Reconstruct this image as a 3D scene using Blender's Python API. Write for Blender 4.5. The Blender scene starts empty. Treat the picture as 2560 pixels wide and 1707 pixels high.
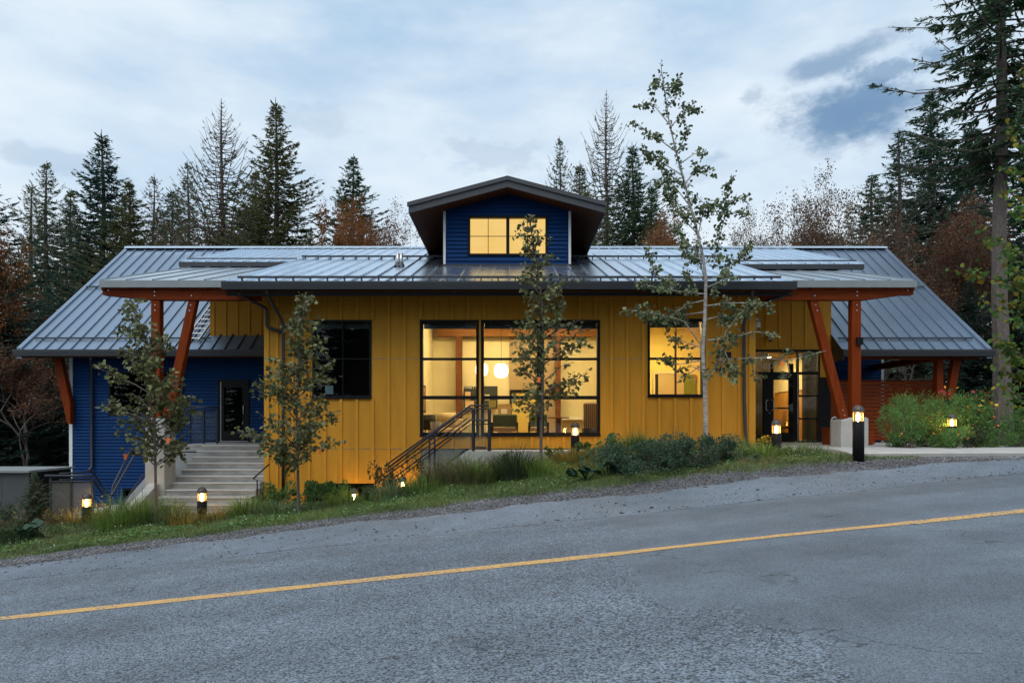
import bpy, math, random
import numpy as np
from mathutils import Vector, Matrix

# ---------------------------------------------------------------- camera, sky, sun, exposure
SC = bpy.context.scene
COL = SC.collection
FPX, HX, HY, EYE = 1725.0, 1280.0, 1065.0, 0.5     # focal length in photo pixels, vanishing point, eye height over the building floor
def PX(x, Y): return (x - HX) * Y / FPX
def PZ(y, Y): return EYE + (HY - y) * Y / FPX
def PT(x, y, Y): return (PX(x, Y), Y, PZ(y, Y))

cam_d = bpy.data.cameras.new('camera'); cam = bpy.data.objects.new('camera', cam_d); COL.objects.link(cam)
cam.location = (0, 0, EYE); cam.rotation_euler = (math.radians(90), 0, 0)
cam_d.sensor_width = 36; cam_d.lens = FPX / 2560 * 36; cam_d.shift_y = (HY - 853.5) / 2560
cam_d.clip_start = 0.1; cam_d.clip_end = 5000
SC.camera = cam
SC.render.resolution_x, SC.render.resolution_y = 1024, 682
SC.view_settings.view_transform = 'Standard'; SC.view_settings.look = 'None'
SC.view_settings.exposure = 0.0; SC.view_settings.gamma = 1
SC.cycles.max_bounces = 4; SC.cycles.diffuse_bounces = 3; SC.cycles.glossy_bounces = 3; SC.cycles.transparent_max_bounces = 10
SC.cycles.caustics_reflective = False; SC.cycles.caustics_refractive = False
SC.cycles.use_denoising = True
SC.cycles.sample_clamp_indirect = 4.0

SUN_EL, SUN_AZ = math.radians(63), math.radians(205)      # high soft light from behind the viewer
sun_d = bpy.data.lights.new('sun', 'SUN'); sun = bpy.data.objects.new('sun', sun_d); COL.objects.link(sun)
sun_d.energy = 2.4; sun_d.angle = math.radians(50); sun_d.color = (1.0, 0.97, 0.94)
sdir = Vector((math.sin(SUN_AZ) * math.cos(SUN_EL), math.cos(SUN_AZ) * math.cos(SUN_EL), math.sin(SUN_EL)))
sun.rotation_euler = sdir.to_track_quat('Z', 'Y').to_euler()
sun.location = sdir * 60

W = bpy.data.worlds.new('World'); SC.world = W; W.use_nodes = True
W.cycles.sampling_method = 'MANUAL'; W.cycles.sample_map_resolution = 512
def build_sky():
    nt = W.node_tree; N = nt.nodes; L = nt.links
    for n in list(N): N.remove(n)
    out = N.new('ShaderNodeOutputWorld'); bg = N.new('ShaderNodeBackground'); L.new(bg.outputs[0], out.inputs[0])
    sky = N.new('ShaderNodeTexSky'); sky.sky_type = 'NISHITA'; sky.sun_disc = False
    sky.sun_elevation = SUN_EL; sky.sun_rotation = SUN_AZ
    tc = N.new('ShaderNodeTexCoord')
    def mix(a, b, f, blend='MIX'):
        m = N.new('ShaderNodeMixRGB'); m.blend_type = blend
        for i, v in ((0, f), (1, a), (2, b)):
            if hasattr(v, 'is_linked'): L.new(v, m.inputs[i])
            elif i == 0: m.inputs[0].default_value = v
            else: m.inputs[i].default_value = (*v, 1)
        return m.outputs[0]
    def math_(op, a, b=0.0, c=None):
        m = N.new('ShaderNodeMath'); m.operation = op
        for i, v in enumerate((a, b, c)):
            if v is None: continue
            if hasattr(v, 'is_linked'): L.new(v, m.inputs[i])
            else: m.inputs[i].default_value = v
        return m.outputs[0]
    def ramp(fac, lo, hi):
        m = N.new('ShaderNodeMapRange'); m.interpolation_type = 'SMOOTHSTEP'
        L.new(fac, m.inputs[0]); m.inputs[1].default_value = lo; m.inputs[2].default_value = hi
        return m.outputs[0]
    def noise(scale, detail, stretch, off=(0, 0, 0), rough=0.55, dist=0.0):
        mp = N.new('ShaderNodeMapping'); L.new(tc.outputs['Generated'], mp.inputs[0])
        mp.inputs['Scale'].default_value = stretch; mp.inputs['Location'].default_value = off
        t = N.new('ShaderNodeTexNoise'); L.new(mp.outputs[0], t.inputs['Vector'])
        t.inputs['Scale'].default_value = scale; t.inputs['Detail'].default_value = detail
        t.inputs['Roughness'].default_value = rough; t.inputs['Distortion'].default_value = dist
        return t.outputs['Fac']
    # thin blue air from the sky model, pulled towards the pale veil of cloud that covers it
    air = mix((0, 0, 0), sky.outputs[0], 1.0)
    sc = N.new('ShaderNodeVectorMath'); sc.operation = 'SCALE'; L.new(air, sc.inputs[0]); sc.inputs['Scale'].default_value = 0.085
    n1 = noise(2.2, 7, (1, 1, 3.2), (0.3, 0.1, 0.7))
    n2 = noise(5.0, 8, (1, 1, 2.6), (2.3, 0.4, 1.7))
    nn = math_('ADD', math_('MULTIPLY', n1, 0.65), math_('MULTIPLY', n2, 0.35))
    veil = mix((0.36, 0.56, 0.78), (0.83, 0.92, 0.99), ramp(nn, 0.28, 0.66))
    sep = N.new('ShaderNodeSeparateXYZ'); L.new(tc.outputs['Generated'], sep.inputs[0])
    low = ramp(sep.outputs[2], 0.55, 0.02)                     # whiter air towards the horizon
    veil = mix(veil, (0.86, 0.935, 0.985), math_('MULTIPLY', low, 0.85))
    base = mix(sc.outputs[0], veil, 0.86)
    # low blue-grey clouds, each at its own place in the sky
    edge = noise(11, 7, (1, 1, 1.6), (5.1, 3.3, 0.2), 0.6)
    edge2 = noise(4, 4, (1, 1, 1.5), (1.1, 7.3, 3.2), 0.5)
    edge3 = noise(30, 6, (1, 1, 1.8), (0.7, 2.9, 6.2), 0.6)
    def cloud(px, py, a, b, tilt=0.0, thr=(0.30, 1.08), rag=1.0):
        d = Vector(((px - HX) / FPX, 1, (HY - py) / FPX)).normalized()
        right = Vector((d.y, -d.x, 0)).normalized(); up = right.cross(d)
        r2 = right * math.cos(tilt) + up * math.sin(tilt); u2 = up * math.cos(tilt) - right * math.sin(tilt)
        def dot(v):
            m = N.new('ShaderNodeVectorMath'); m.operation = 'DOT_PRODUCT'
            L.new(tc.outputs['Generated'], m.inputs[0]); m.inputs[1].default_value = v
            return m.outputs['Value']
        e1 = math_('DIVIDE', dot(r2), a); e2 = math_('DIVIDE', dot(u2), b)
        r = math_('SQRT', math_('ADD', math_('MULTIPLY', e1, e1), math_('MULTIPLY', e2, e2)))
        r = math_('ADD', r, math_('MULTIPLY', math_('SUBTRACT', edge, 0.5), 2.6 * rag))
        r = math_('ADD', r, math_('MULTIPLY', math_('SUBTRACT', edge2, 0.5), 1.2))
        r = math_('ADD', r, math_('MULTIPLY', math_('SUBTRACT', edge3, 0.5), 2.2 * rag))
        front = math_('GREATER_THAN', dot(d), 0.3)
        return math_('MULTIPLY', ramp(r, thr[1], thr[0]), front)
    col = base
    for (px, py, a, b, t, k) in ((2080, 298, .100, .048, -.12, 0.95), (2150, 262, .085, .028, 0.0, .8), (2075, 160, .085, .020, .20, .75), (2230, 178, .070, .018, .05, .7),
                                 (1895, 240, .028, .014, .1, .4), (1790, 395, .03, .010, .15, .3), (1240, 385, .08, .024, -.1, .22), (150, 405, .08, .014, -.05, .22), (800, 300, .05, .02, 0, .14), (1700, 450, .07, .014, 0, .2)):
        col = mix(col, (0.165, 0.285, 0.455), math_('MULTIPLY', cloud(px, py, a, b, t, rag=.5 if k > .72 else 1.0), k))
    L.new(col, bg.inputs[0]); bg.inputs[1].default_value = 1.12
build_sky()

# ---------------------------------------------------------------- materials
MATS = {}
def mat(name, color, rough=0.6, metal=0.0, var=0.0, vscale=6.0, bump=0.0, bscale=60.0, color2=None, island=0.0, stretch=(1, 1, 1), spec=0.5, trans=0.0, sheen=0.0, coat=0.0, rvar=0.0):
    if name in MATS: return MATS[name]
    m = bpy.data.materials.new(name); m.use_nodes = True
    nt = m.node_tree; N = nt.nodes; L = nt.links
    b = N['Principled BSDF']
    b.inputs['Roughness'].default_value = rough; b.inputs['Metallic'].default_value = metal
    b.inputs['Specular IOR Level'].default_value = spec
    if coat: b.inputs['Coat Weight'].default_value = coat; b.inputs['Coat Roughness'].default_value = 0.1
    geo = N.new('ShaderNodeNewGeometry')
    mp = N.new('ShaderNodeMapping'); mp.inputs['Scale'].default_value = stretch
    L.new(geo.outputs['Position'], mp.inputs[0])
    c2 = color2 or tuple(c * (1 - var) for c in color)
    last = None
    if var or color2:
        t = N.new('ShaderNodeTexNoise'); t.inputs['Scale'].default_value = vscale; t.inputs['Detail'].default_value = 6; t.inputs['Roughness'].default_value = 0.6
        L.new(mp.outputs[0], t.inputs['Vector'])
        r = N.new('ShaderNodeMapRange'); L.new(t.outputs['Fac'], r.inputs[0]); r.inputs[1].default_value = 0.34; r.inputs[2].default_value = 0.66
        x = N.new('ShaderNodeMixRGB'); L.new(r.outputs[0], x.inputs[0]); x.inputs[1].default_value = (*color, 1); x.inputs[2].default_value = (*c2, 1)
        last = x.outputs[0]
        if rvar:
            rr = N.new('ShaderNodeMapRange'); L.new(t.outputs['Fac'], rr.inputs[0]); rr.inputs[1].default_value = 0.3; rr.inputs[2].default_value = 0.7
            rr.inputs[3].default_value = rough - rvar; rr.inputs[4].default_value = rough + rvar; L.new(rr.outputs[0], b.inputs['Roughness'])
    if island:
        hs = N.new('ShaderNodeHueSaturation')
        r = N.new('ShaderNodeMapRange'); L.new(geo.outputs['Random Per Island'], r.inputs[0]); r.inputs[3].default_value = 1 - island; r.inputs[4].default_value = 1 + island
        L.new(r.outputs[0], hs.inputs['Value'])
        r2 = N.new('ShaderNodeMath'); r2.operation = 'MULTIPLY_ADD'; L.new(geo.outputs['Random Per Island'], r2.inputs[0]); r2.inputs[1].default_value = 0.05 * island; r2.inputs[2].default_value = 0.5 - 0.025 * island
        L.new(r2.outputs[0], hs.inputs['Hue'])
        if last: L.new(last, hs.inputs['Color'])
        else: hs.inputs['Color'].default_value = (*color, 1)
        last = hs.outputs[0]
    if last: L.new(last, b.inputs['Base Color'])
    else: b.inputs['Base Color'].default_value = (*color, 1)
    if bump:
        t = N.new('ShaderNodeTexNoise'); t.inputs['Scale'].default_value = bscale; t.inputs['Detail'].default_value = 4
        L.new(mp.outputs[0], t.inputs['Vector'])
        bp = N.new('ShaderNodeBump'); bp.inputs['Strength'].default_value = bump; bp.inputs['Distance'].default_value = 0.01
        L.new(t.outputs['Fac'], bp.inputs['Height']); L.new(bp.outputs[0], b.inputs['Normal'])
    if trans:      # thin leaves let some light through
        tr = N.new('ShaderNodeBsdfTranslucent'); mx = N.new('ShaderNodeMixShader'); mx.inputs[0].default_value = trans
        if last: L.new(last, tr.inputs[0])
        else: tr.inputs[0].default_value = (*color, 1)
        L.new(b.outputs[0], mx.inputs[1]); L.new(tr.outputs[0], mx.inputs[2]); L.new(mx.outputs[0], N['Material Output'].inputs[0])
    MATS[name] = m
    return m

def emit(name, color, s, c2=None):
    if name in MATS: return MATS[name]
    m = bpy.data.materials.new(name); m.use_nodes = True; N = m.node_tree.nodes; L = m.node_tree.links
    N.remove(N['Principled BSDF']); e = N.new('ShaderNodeEmission'); e.inputs[0].default_value = (*color, 1); e.inputs[1].default_value = s
    if c2:
        geo = N.new('ShaderNodeNewGeometry'); mp = N.new('ShaderNodeMapping'); mp.inputs['Scale'].default_value = (1, 1, 4); L.new(geo.outputs['Position'], mp.inputs[0])
        t = N.new('ShaderNodeTexNoise'); t.inputs['Scale'].default_value = 1.3; L.new(mp.outputs[0], t.inputs['Vector'])
        x = N.new('ShaderNodeMixRGB'); L.new(t.outputs['Fac'], x.inputs[0]); x.inputs[1].default_value = (*color, 1); x.inputs[2].default_value = (*c2, 1); L.new(x.outputs[0], e.inputs[0])
    L.new(e.outputs[0], N['Material Output'].inputs[0]); MATS[name] = m
    return m

def glass(name, tint=(0.92, 0.95, 0.94), ior=1.45, rough=0.0, haze=None):
    if name in MATS: return MATS[name]
    m = bpy.data.materials.new(name); m.use_nodes = True; N = m.node_tree.nodes; L = m.node_tree.links
    N.remove(N['Principled BSDF'])
    tr = N.new('ShaderNodeBsdfTransparent'); tr.inputs[0].default_value = (*tint, 1)
    gl = N.new('ShaderNodeBsdfGlossy'); gl.inputs['Roughness'].default_value = rough
    fr = N.new('ShaderNodeFresnel'); fr.inputs[0].default_value = ior
    mx = N.new('ShaderNodeMixShader'); L.new(fr.outputs[0], mx.inputs[0]); L.new(gl.outputs[0], mx.inputs[2])
    if haze:
        df = N.new('ShaderNodeBsdfDiffuse'); df.inputs[0].default_value = (*haze[0], 1); m2 = N.new('ShaderNodeMixShader'); m2.inputs[0].default_value = haze[1]
        L.new(tr.outputs[0], m2.inputs[1]); L.new(df.outputs[0], m2.inputs[2]); L.new(m2.outputs[0], mx.inputs[1])
    else: L.new(tr.outputs[0], mx.inputs[1])
    L.new(mx.outputs[0], N['Material Output'].inputs[0]); MATS[name] = m
    return m

def asphalt(name, c1, c2, speck, scale, bump, rough=0.85, repair=False):
    m = bpy.data.materials.new(name); m.use_nodes = True; N = m.node_tree.nodes; L = m.node_tree.links; b = N['Principled BSDF']
    geo = N.new('ShaderNodeNewGeometry')
    def tex(s, d): t = N.new('ShaderNodeTexNoise'); t.inputs['Scale'].default_value = s; t.inputs['Detail'].default_value = d; L.new(geo.outputs['Position'], t.inputs['Vector']); return t.outputs['Fac']
    def rng(f, lo, hi, a=0, b_=1): r = N.new('ShaderNodeMapRange'); L.new(f, r.inputs[0]); r.inputs[1].default_value = lo; r.inputs[2].default_value = hi; r.inputs[3].default_value = a; r.inputs[4].default_value = b_; return r.outputs[0]
    def mix(a, b_, f, bl='MIX'):
        x = N.new('ShaderNodeMixRGB'); x.blend_type = bl
        for i, v in ((0, f), (1, a), (2, b_)):
            if hasattr(v, 'is_linked'): L.new(v, x.inputs[i])
            elif i == 0: x.inputs[0].default_value = v
            else: x.inputs[i].default_value = (*v, 1)
        return x.outputs[0]
    vo = N.new('ShaderNodeTexVoronoi'); vo.inputs['Scale'].default_value = scale; L.new(geo.outputs['Position'], vo.inputs['Vector'])
    sx = N.new('ShaderNodeSeparateColor'); L.new(vo.outputs['Color'], sx.inputs[0])
    stone = rng(sx.outputs[0], 0.0, 1.0, 1 - speck, 1 + speck)
    mask = None
    if repair:     # a stretch of newer, finer asphalt with a ragged edge
        sp = N.new('ShaderNodeSeparateXYZ'); L.new(geo.outputs['Position'], sp.inputs[0])
        def mth(op, p, q=0.0): x = N.new('ShaderNodeMath'); x.operation = op; [L.new(v, x.inputs[i]) if hasattr(v, 'is_linked') else setattr(x.inputs[i], 'default_value', v) for i, v in enumerate((p, q))]; return x.outputs[0]
        e = mth('ADD', mth('ADD', sp.outputs[0], mth('MULTIPLY', tex(1.1, 6), 2.4)), mth('MULTIPLY', mth('ABSOLUTE', mth('SUBTRACT', sp.outputs[1], 7.6)), -.22))
        mask = rng(e, 2.15, 2.45)
        v2 = N.new('ShaderNodeTexVoronoi'); v2.inputs['Scale'].default_value = scale * 1.9; L.new(geo.outputs['Position'], v2.inputs['Vector'])
        s2 = N.new('ShaderNodeSeparateColor'); L.new(v2.outputs['Color'], s2.inputs[0]); st2 = rng(s2.outputs[0], 0, 1, .9 - speck * .6, .9 + speck * .6)
        mx = N.new('ShaderNodeMix'); L.new(mask, mx.inputs[0]); L.new(stone, mx.inputs[2]); L.new(st2, mx.inputs[3]); stone = mx.outputs[0]
    patch = rng(tex(0.45, 5), 0.4, 0.62)
    col = mix(c1, c2, patch)
    wear = rng(tex(2.5, 6), 0.3, 0.7, 0.86, 1.12)
    if repair:
        def mul(p, q): x = N.new('ShaderNodeMath'); x.operation = 'MULTIPLY'; L.new(p, x.inputs[0]); L.new(q, x.inputs[1]); return x.outputs[0]
        # tyre-polished tracks along the lanes
        wv = N.new('ShaderNodeTexWave'); wv.bands_direction = 'Y'; wv.inputs['Scale'].default_value = .19; wv.inputs['Distortion'].default_value = 1.2; wv.inputs['Detail'].default_value = 2; L.new(geo.outputs['Position'], wv.inputs['Vector'])
        wear = mul(wear, rng(wv.outputs['Fac'], 0, 1, .90, 1.07))
        # hairline cracks, only here and there
        vc = N.new('ShaderNodeTexVoronoi'); vc.feature = 'DISTANCE_TO_EDGE'; vc.inputs['Scale'].default_value = .33
        ns = N.new('ShaderNodeTexNoise'); ns.inputs['Scale'].default_value = 2.2; ns.inputs['Detail'].default_value = 5; L.new(geo.outputs['Position'], ns.inputs['Vector'])
        va = N.new('ShaderNodeVectorMath'); va.operation = 'MULTIPLY_ADD'; L.new(ns.outputs['Color'], va.inputs[0]); va.inputs[1].default_value = (.9, .9, .9); L.new(geo.outputs['Position'], va.inputs[2]); L.new(va.outputs[0], vc.inputs['Vector'])
        gate = rng(tex(.7, 3), .50, .60); crack = rng(vc.outputs['Distance'], .0015, .0045, .45, 1)
        mxc = N.new('ShaderNodeMix'); L.new(gate, mxc.inputs[0]); mxc.inputs[2].default_value = 1.0; L.new(crack, mxc.inputs[3]); wear = mul(wear, mxc.outputs[0])
        # old oil spots
        ob = rng(tex(1.3, 2), .68, .74, 1.0, .78); wear = mul(wear, ob)
    g = N.new('ShaderNodeMath'); g.operation = 'MULTIPLY'; L.new(stone, g.inputs[0]); L.new(wear, g.inputs[1])
    cb = N.new('ShaderNodeCombineColor'); [L.new(g.outputs[0], cb.inputs[i]) for i in range(3)]
    L.new(mix(col, cb.outputs[0], 1.0, 'MULTIPLY'), b.inputs['Base Color'])
    b.inputs['Roughness'].default_value = rough
    bp = N.new('ShaderNodeBump'); bp.inputs['Strength'].default_value = bump; bp.inputs['Distance'].default_value = 0.012
    L.new(vo.outputs['Distance'], bp.inputs['Height']); bp.invert = True
    if mask is not None: L.new(rng(mask, 0, 1, bump, bump * .35), bp.inputs['Strength'])
    L.new(bp.outputs[0], b.inputs['Normal'])
    return m

def wood(name, c1, c2, axis=2, rough=0.55, scale=1.0):
    if name in MATS: return MATS[name]
    st = [14, 14, 14]; st[axis] = 0.9
    return mat(name, c1, rough, spec=.1, color2=c2, vscale=1.6 * scale, stretch=tuple(st), bump=0.25, bscale=4)

M_YEL = mat('ochre_panel', (0.55, 0.265, 0.028), 0.6, spec=.15, var=0.17, vscale=1.1, stretch=(3.5, 3.5, .6), bump=0.10, bscale=70)
M_YEL2 = mat('ochre_trim', (0.575, 0.28, 0.031), 0.6, spec=.15, var=0.08, vscale=2.0)
M_BLUE = mat('blue_siding', (0.006, 0.042, 0.150), 0.65, var=0.22, vscale=3.0, bump=0.25, bscale=25, stretch=(0.25, 1, 5), spec=.1)
M_WHITE = mat('white_trim', (0.70, 0.72, 0.74), 0.5, var=0.06)
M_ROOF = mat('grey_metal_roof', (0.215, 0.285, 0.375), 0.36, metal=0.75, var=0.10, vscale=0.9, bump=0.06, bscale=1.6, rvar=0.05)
M_ROOFG = mat('grey_metal_roof_sky_sheen', (0.70, 0.81, 0.92), 0.27, metal=1.0, var=0.12, vscale=1.4, bump=0.03, bscale=1.3, rvar=0.05)  # roof grey lightened to stand in for sky reflection that the trees block
M_GUTTER = mat('dark_metal_gutter', (0.045, 0.050, 0.058), 0.42, metal=0.3, var=0.12, vscale=2)
M_FASCIA = mat('grey_metal_fascia', (0.062, 0.067, 0.076), 0.55, spec=.3, var=0.08, vscale=2)
M_ZINC = mat('pale_zinc_fascia', (0.24, 0.275, 0.285), 0.5, metal=0.2, var=0.12, vscale=3)
M_BLACK = mat('black_frame', (0.008, 0.008, 0.009), 0.5, spec=.15)
M_IRON = mat('dark_railing_paint', (0.022, 0.028, 0.040), 0.45, var=0.1, spec=.35)
M_TIMBER = wood('stained_timber', (0.200, 0.036, 0.005), (0.135, 0.021, 0.003), 2)
M_TIMBERX = wood('stained_timber_beam', (0.200, 0.036, 0.005), (0.13, 0.020, 0.003), 0)
M_CEDAR = wood('cedar_slat', (0.32, 0.066, 0.014), (0.19, 0.036, 0.009), 0, scale=1.4)
M_SOFFIT = wood('dark_soffit', (0.10, 0.035, 0.016), (0.065, 0.022, 0.011), 1)
M_STEEL = mat('galvanised_steel', (0.45, 0.46, 0.48), 0.4, metal=0.8, var=0.1)
M_CONC = mat('pale_concrete', (0.42, 0.42, 0.40), 0.85, color2=(0.32, 0.325, 0.31), vscale=2.6, bump=0.25, bscale=50)
M_STEP = mat('step_concrete', (0.36, 0.365, 0.355), 0.85, color2=(0.20, 0.205, 0.20), vscale=5, bump=0.3, bscale=60, stretch=(0.5, 1, 2.5))
M_FOUND = mat('grey_foundation', (0.17, 0.185, 0.19), 0.8, var=0.2, vscale=3)
M_SLAB = mat('paving_concrete', (0.40, 0.40, 0.39), 0.8, color2=(0.30, 0.30, 0.295), vscale=1.4, bump=0.2, bscale=60)
M_GLASS = glass('window_glass')
M_CANOPY = glass('canopy_glass', (0.50, 0.56, 0.60), 2.4, 0.22, ((0.44, 0.60, 0.75), 0.66))  # pale blue diffuse share paints in the mirrored sky
M_RAILGL = glass('rail_glass', (0.72, 0.78, 0.78), 1.3, 0.02, ((0.22, 0.25, 0.26), 0.16))
M_BARK = mat('conifer_bark', (0.115, 0.085, 0.068), 0.9, color2=(0.06, 0.045, 0.038), vscale=5, stretch=(3, 3, 0.6), bump=0.6, bscale=12)
M_BARKG = mat('grey_brown_bark', (0.17, 0.14, 0.125), 0.9, color2=(0.09, 0.07, 0.062), vscale=8, stretch=(3, 3, 0.6), bump=0.4, bscale=14)
M_BARKS = mat('sapling_bark', (0.14, 0.12, 0.10), 0.85, color2=(0.085, 0.07, 0.06), vscale=14, stretch=(1, 1, 2))
M_ASPEN = mat('aspen_bark', (0.46, 0.45, 0.42), 0.8, color2=(0.20, 0.18, 0.17), vscale=9, stretch=(0.8, 0.8, 2.4))
M_DIRT = mat('bed_soil', (0.050, 0.042, 0.028), 0.95, color2=(0.028, 0.036, 0.014), vscale=3, bump=0.5, bscale=20)

# ---------------------------------------------------------------- mesh helpers
class MB:
    def __init__(s): s.v = []; s.f = []
    def quad(s, a, b, c, d): i = len(s.v); s.v += [a, b, c, d]; s.f.append((i, i + 1, i + 2, i + 3)); return s
    def box(s, x0, x1, y0, y1, z0, z1):
        i = len(s.v)
        s.v += [(x0, y0, z0), (x1, y0, z0), (x1, y1, z0), (x0, y1, z0), (x0, y0, z1), (x1, y0, z1), (x1, y1, z1), (x0, y1, z1)]
        s.f += [tuple(i + k for k in q) for q in ((0, 3, 2, 1), (4, 5, 6, 7), (0, 1, 5, 4), (1, 2, 6, 5), (2, 3, 7, 6), (3, 0, 4, 7))]
        return s
    def hexa(s, pts):     # eight corners, bottom ring then top ring
        i = len(s.v); s.v += [tuple(p) for p in pts]
        s.f += [tuple(i + k for k in q) for q in ((0, 3, 2, 1), (4, 5, 6, 7), (0, 1, 5, 4), (1, 2, 6, 5), (2, 3, 7, 6), (3, 0, 4, 7))]
        return s
    def prism(s, poly, axis, a, b):     # polygon in the two other axes, extruded along axis from a to b
        n = len(poly); i = len(s.v)
        for t in (a, b):
            for (p, q) in poly: s.v.append({0: (t, p, q), 1: (p, t, q), 2: (p, q, t)}[axis])
        s.f.append(tuple(i + k for k in range(n))); s.f.append(tuple(i + n + k for k in reversed(range(n))))
        for k in range(n): j = (k + 1) % n; s.f.append((i + k, i + n + k, i + n + j, i + j))
        return s
    def tube(s, path, rad, n=8, cap=True):
        pts = [Vector(p) for p in path]; m = len(pts)
        if not hasattr(rad, '__len__'): rad = [rad] * m
        i0 = len(s.v); prev = None
        for k, p in enumerate(pts):
            t = (pts[min(k + 1, m - 1)] - pts[max(k - 1, 0)])
            if t.length < 1e-9: t = Vector((0, 0, 1))
            t.normalize()
            if prev is None:
                ref = Vector((0, 0, 1)) if abs(t.z) < 0.9 else Vector((1, 0, 0)); u = t.cross(ref).normalized()
            else:
                u = prev - t * prev.dot(t); u = u.normalized() if u.length > 1e-6 else t.orthogonal().normalized()
            prev = u; w = t.cross(u)
            for q in range(n):
                a = 2 * math.pi * q / n; s.v.append(tuple(p + (u * math.cos(a) + w * math.sin(a)) * rad[k]))
        for k in range(m - 1):
            for q in range(n):
                r = (q + 1) % n; s.f.append((i0 + k * n + q, i0 + k * n + r, i0 + (k + 1) * n + r, i0 + (k + 1) * n + q))
        if cap: s.f.append(tuple(i0 + q for q in reversed(range(n)))); s.f.append(tuple(i0 + (m - 1) * n + q for q in range(n)))
        return s
    def bar(s, a, b, w, h, up=(0, 0, 1)):    # rectangular bar from a to b
        a = Vector(a); b = Vector(b); t = (b - a).normalized(); up = Vector(up)
        sd = t.cross(up); sd = sd.normalized() if sd.length > 1e-6 else Vector((1, 0, 0)); u = sd.cross(t)
        sd *= w / 2; u *= h / 2
        return s.hexa([a - sd - u, a + sd - u, b + sd - u, b - sd - u, a - sd + u, a + sd + u, b + sd + u, b - sd + u])
    def lathe(s, prof, c=(0, 0, 0), n=20):
        i = len(s.v); m = len(prof)
        for (r, z) in prof:
            for q in range(n): a = 2 * math.pi * q / n; s.v.append((c[0] + r * math.cos(a), c[1] + r * math.sin(a), c[2] + z))
        for k in range(m - 1):
            for q in range(n): r_ = (q + 1) % n; s.f.append((i + k * n + q, i + k * n + r_, i + (k + 1) * n + r_, i + (k + 1) * n + q))
        return s
    def mesh(s, name):
        me = bpy.data.meshes.new(name); me.from_pydata(s.v, [], s.f); me.update(); return me

def obj(name, geo, m, parent=None, smooth=False):
    me = geo.mesh(name) if isinstance(geo, MB) else geo
    if m is not None and not me.materials: me.materials.append(m)
    if smooth: me.polygons.foreach_set('use_smooth', [True] * len(me.polygons))
    o = bpy.data.objects.new(name, me); COL.objects.link(o)
    if parent is not None: o.parent = parent; o.matrix_parent_inverse = Matrix.Translation(-pos(parent))
    return o
def pos(o):
    p = Vector(o.location)
    while o.parent is not None and o.type == 'EMPTY': o = o.parent; p += o.location
    return p
def tag(o, label=None, cat=None, group=None, kind=None):
    if label: o['label'] = label
    if cat: o['category'] = cat
    if group: o['group'] = group
    if kind: o['kind'] = kind
    return o
def thing(name, loc, label, cat, group=None):
    o = bpy.data.objects.new(name, None); COL.objects.link(o); o.location = loc; o.empty_display_size = 0.2
    return tag(o, label, cat, group)
def bevel(o, w=0.01, seg=2):
    md = o.modifiers.new('bevel', 'BEVEL'); md.width = w; md.segments = seg; md.limit_method = 'ANGLE'; return o
def np_mesh(name, V, F):       # V (n,3), F (m,k) arrays of equal-sized faces
    me = bpy.data.meshes.new(name); V = np.asarray(V, dtype=np.float32); F = np.asarray(F, dtype=np.int32)
    me.vertices.add(len(V)); me.vertices.foreach_set('co', V.ravel())
    m, k = F.shape; me.loops.add(m * k); me.loops.foreach_set('vertex_index', F.ravel())
    me.polygons.add(m); me.polygons.foreach_set('loop_start', np.arange(0, m * k, k, dtype=np.int32)); me.polygons.foreach_set('loop_total', np.full(m, k, dtype=np.int32))
    me.update(calc_edges=True); return me

# ---------------------------------------------------------------- terrain
GX = [-1000, -60, -40, -14, -9.5, -7, -5.5, -3, -1, 1, 3.1, 5.7, 7.5, 9.5, 14, 40, 60, 1000]
def roadz(x): return -1.05 + 0.105 * np.clip(x, -40, 40)
RZ = [float(roadz(x)) for x in GX]
GR = [(-60, [z - .5 for z in RZ]), (-2, [z - .1 for z in RZ]), (0.5, RZ), (10.5, RZ),
      (12.0, [RZ[0], RZ[1], RZ[2] + .03, -2.46, -1.99, -1.68, -1.53, -1.24, -1.03, -.83, -.60, -.33, -.17, -.02, .42, RZ[15], RZ[16], RZ[17]]),
      (12.8, [-5.1, -5.1, -5.1, -2.45, -1.95, -1.63, -1.46, -1.14, -.90, -.66, -.43, -.14, -.07, -.05, .30, 3.0, 3.0, 3.0]),
      (15.0, [-4.5, -4.5, -4.5, -1.95, -1.68, -1.55, -1.34, -1.12, -.60, -.30, -.12, -.06, -.06, -.05, .08, 2, 2, 2]),
      (15.8, [-4.3, -4.3, -4.3, -2.0, -1.95, -1.75, -1.6, -1.5, -.9, -.45, -.16, -.08, -.06, -.05, .05, 1.6, 1.6, 1.6]),
      (16.8, [-4, -4, -4, -2.0, -1.95, -1.95, -1.95, -1.95, -1.2, -.5, -.3, -.12, -.08, -.05, .02, 1, 1, 1]),
      (22, [-3, -3, -3, -1.95, -1.95, -1.95, -1.95, -1.9, -1.0, -.5, -.3, -.2, -.08, -.05, 0, .8, .8, .8]),
      (30, [-2.2, -2.2, -2.2, -1.6, -1.5, -1.4, -1.4, -1.3, -1.2, -1, -1, -.9, -.8, -.7, -.5, .2, .2, .2]),
      (60, [-2] * 6 + [-1.5] * 6 + [-1] * 6), (2500, [-3] * 18)]
GYS = [r[0] for r in GR]
def ground(x, y):
    x = float(x); y = min(max(float(y), -60), 2500)
    k = max(0, min(len(GYS) - 2, int(np.searchsorted(GYS, y)) - 1))
    a = np.interp(x, GX, GR[k][1]); b = np.interp(x, GX, GR[k + 1][1])
    t = (y - GYS[k]) / (GYS[k + 1] - GYS[k])
    return float(a + (b - a) * t)
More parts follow.
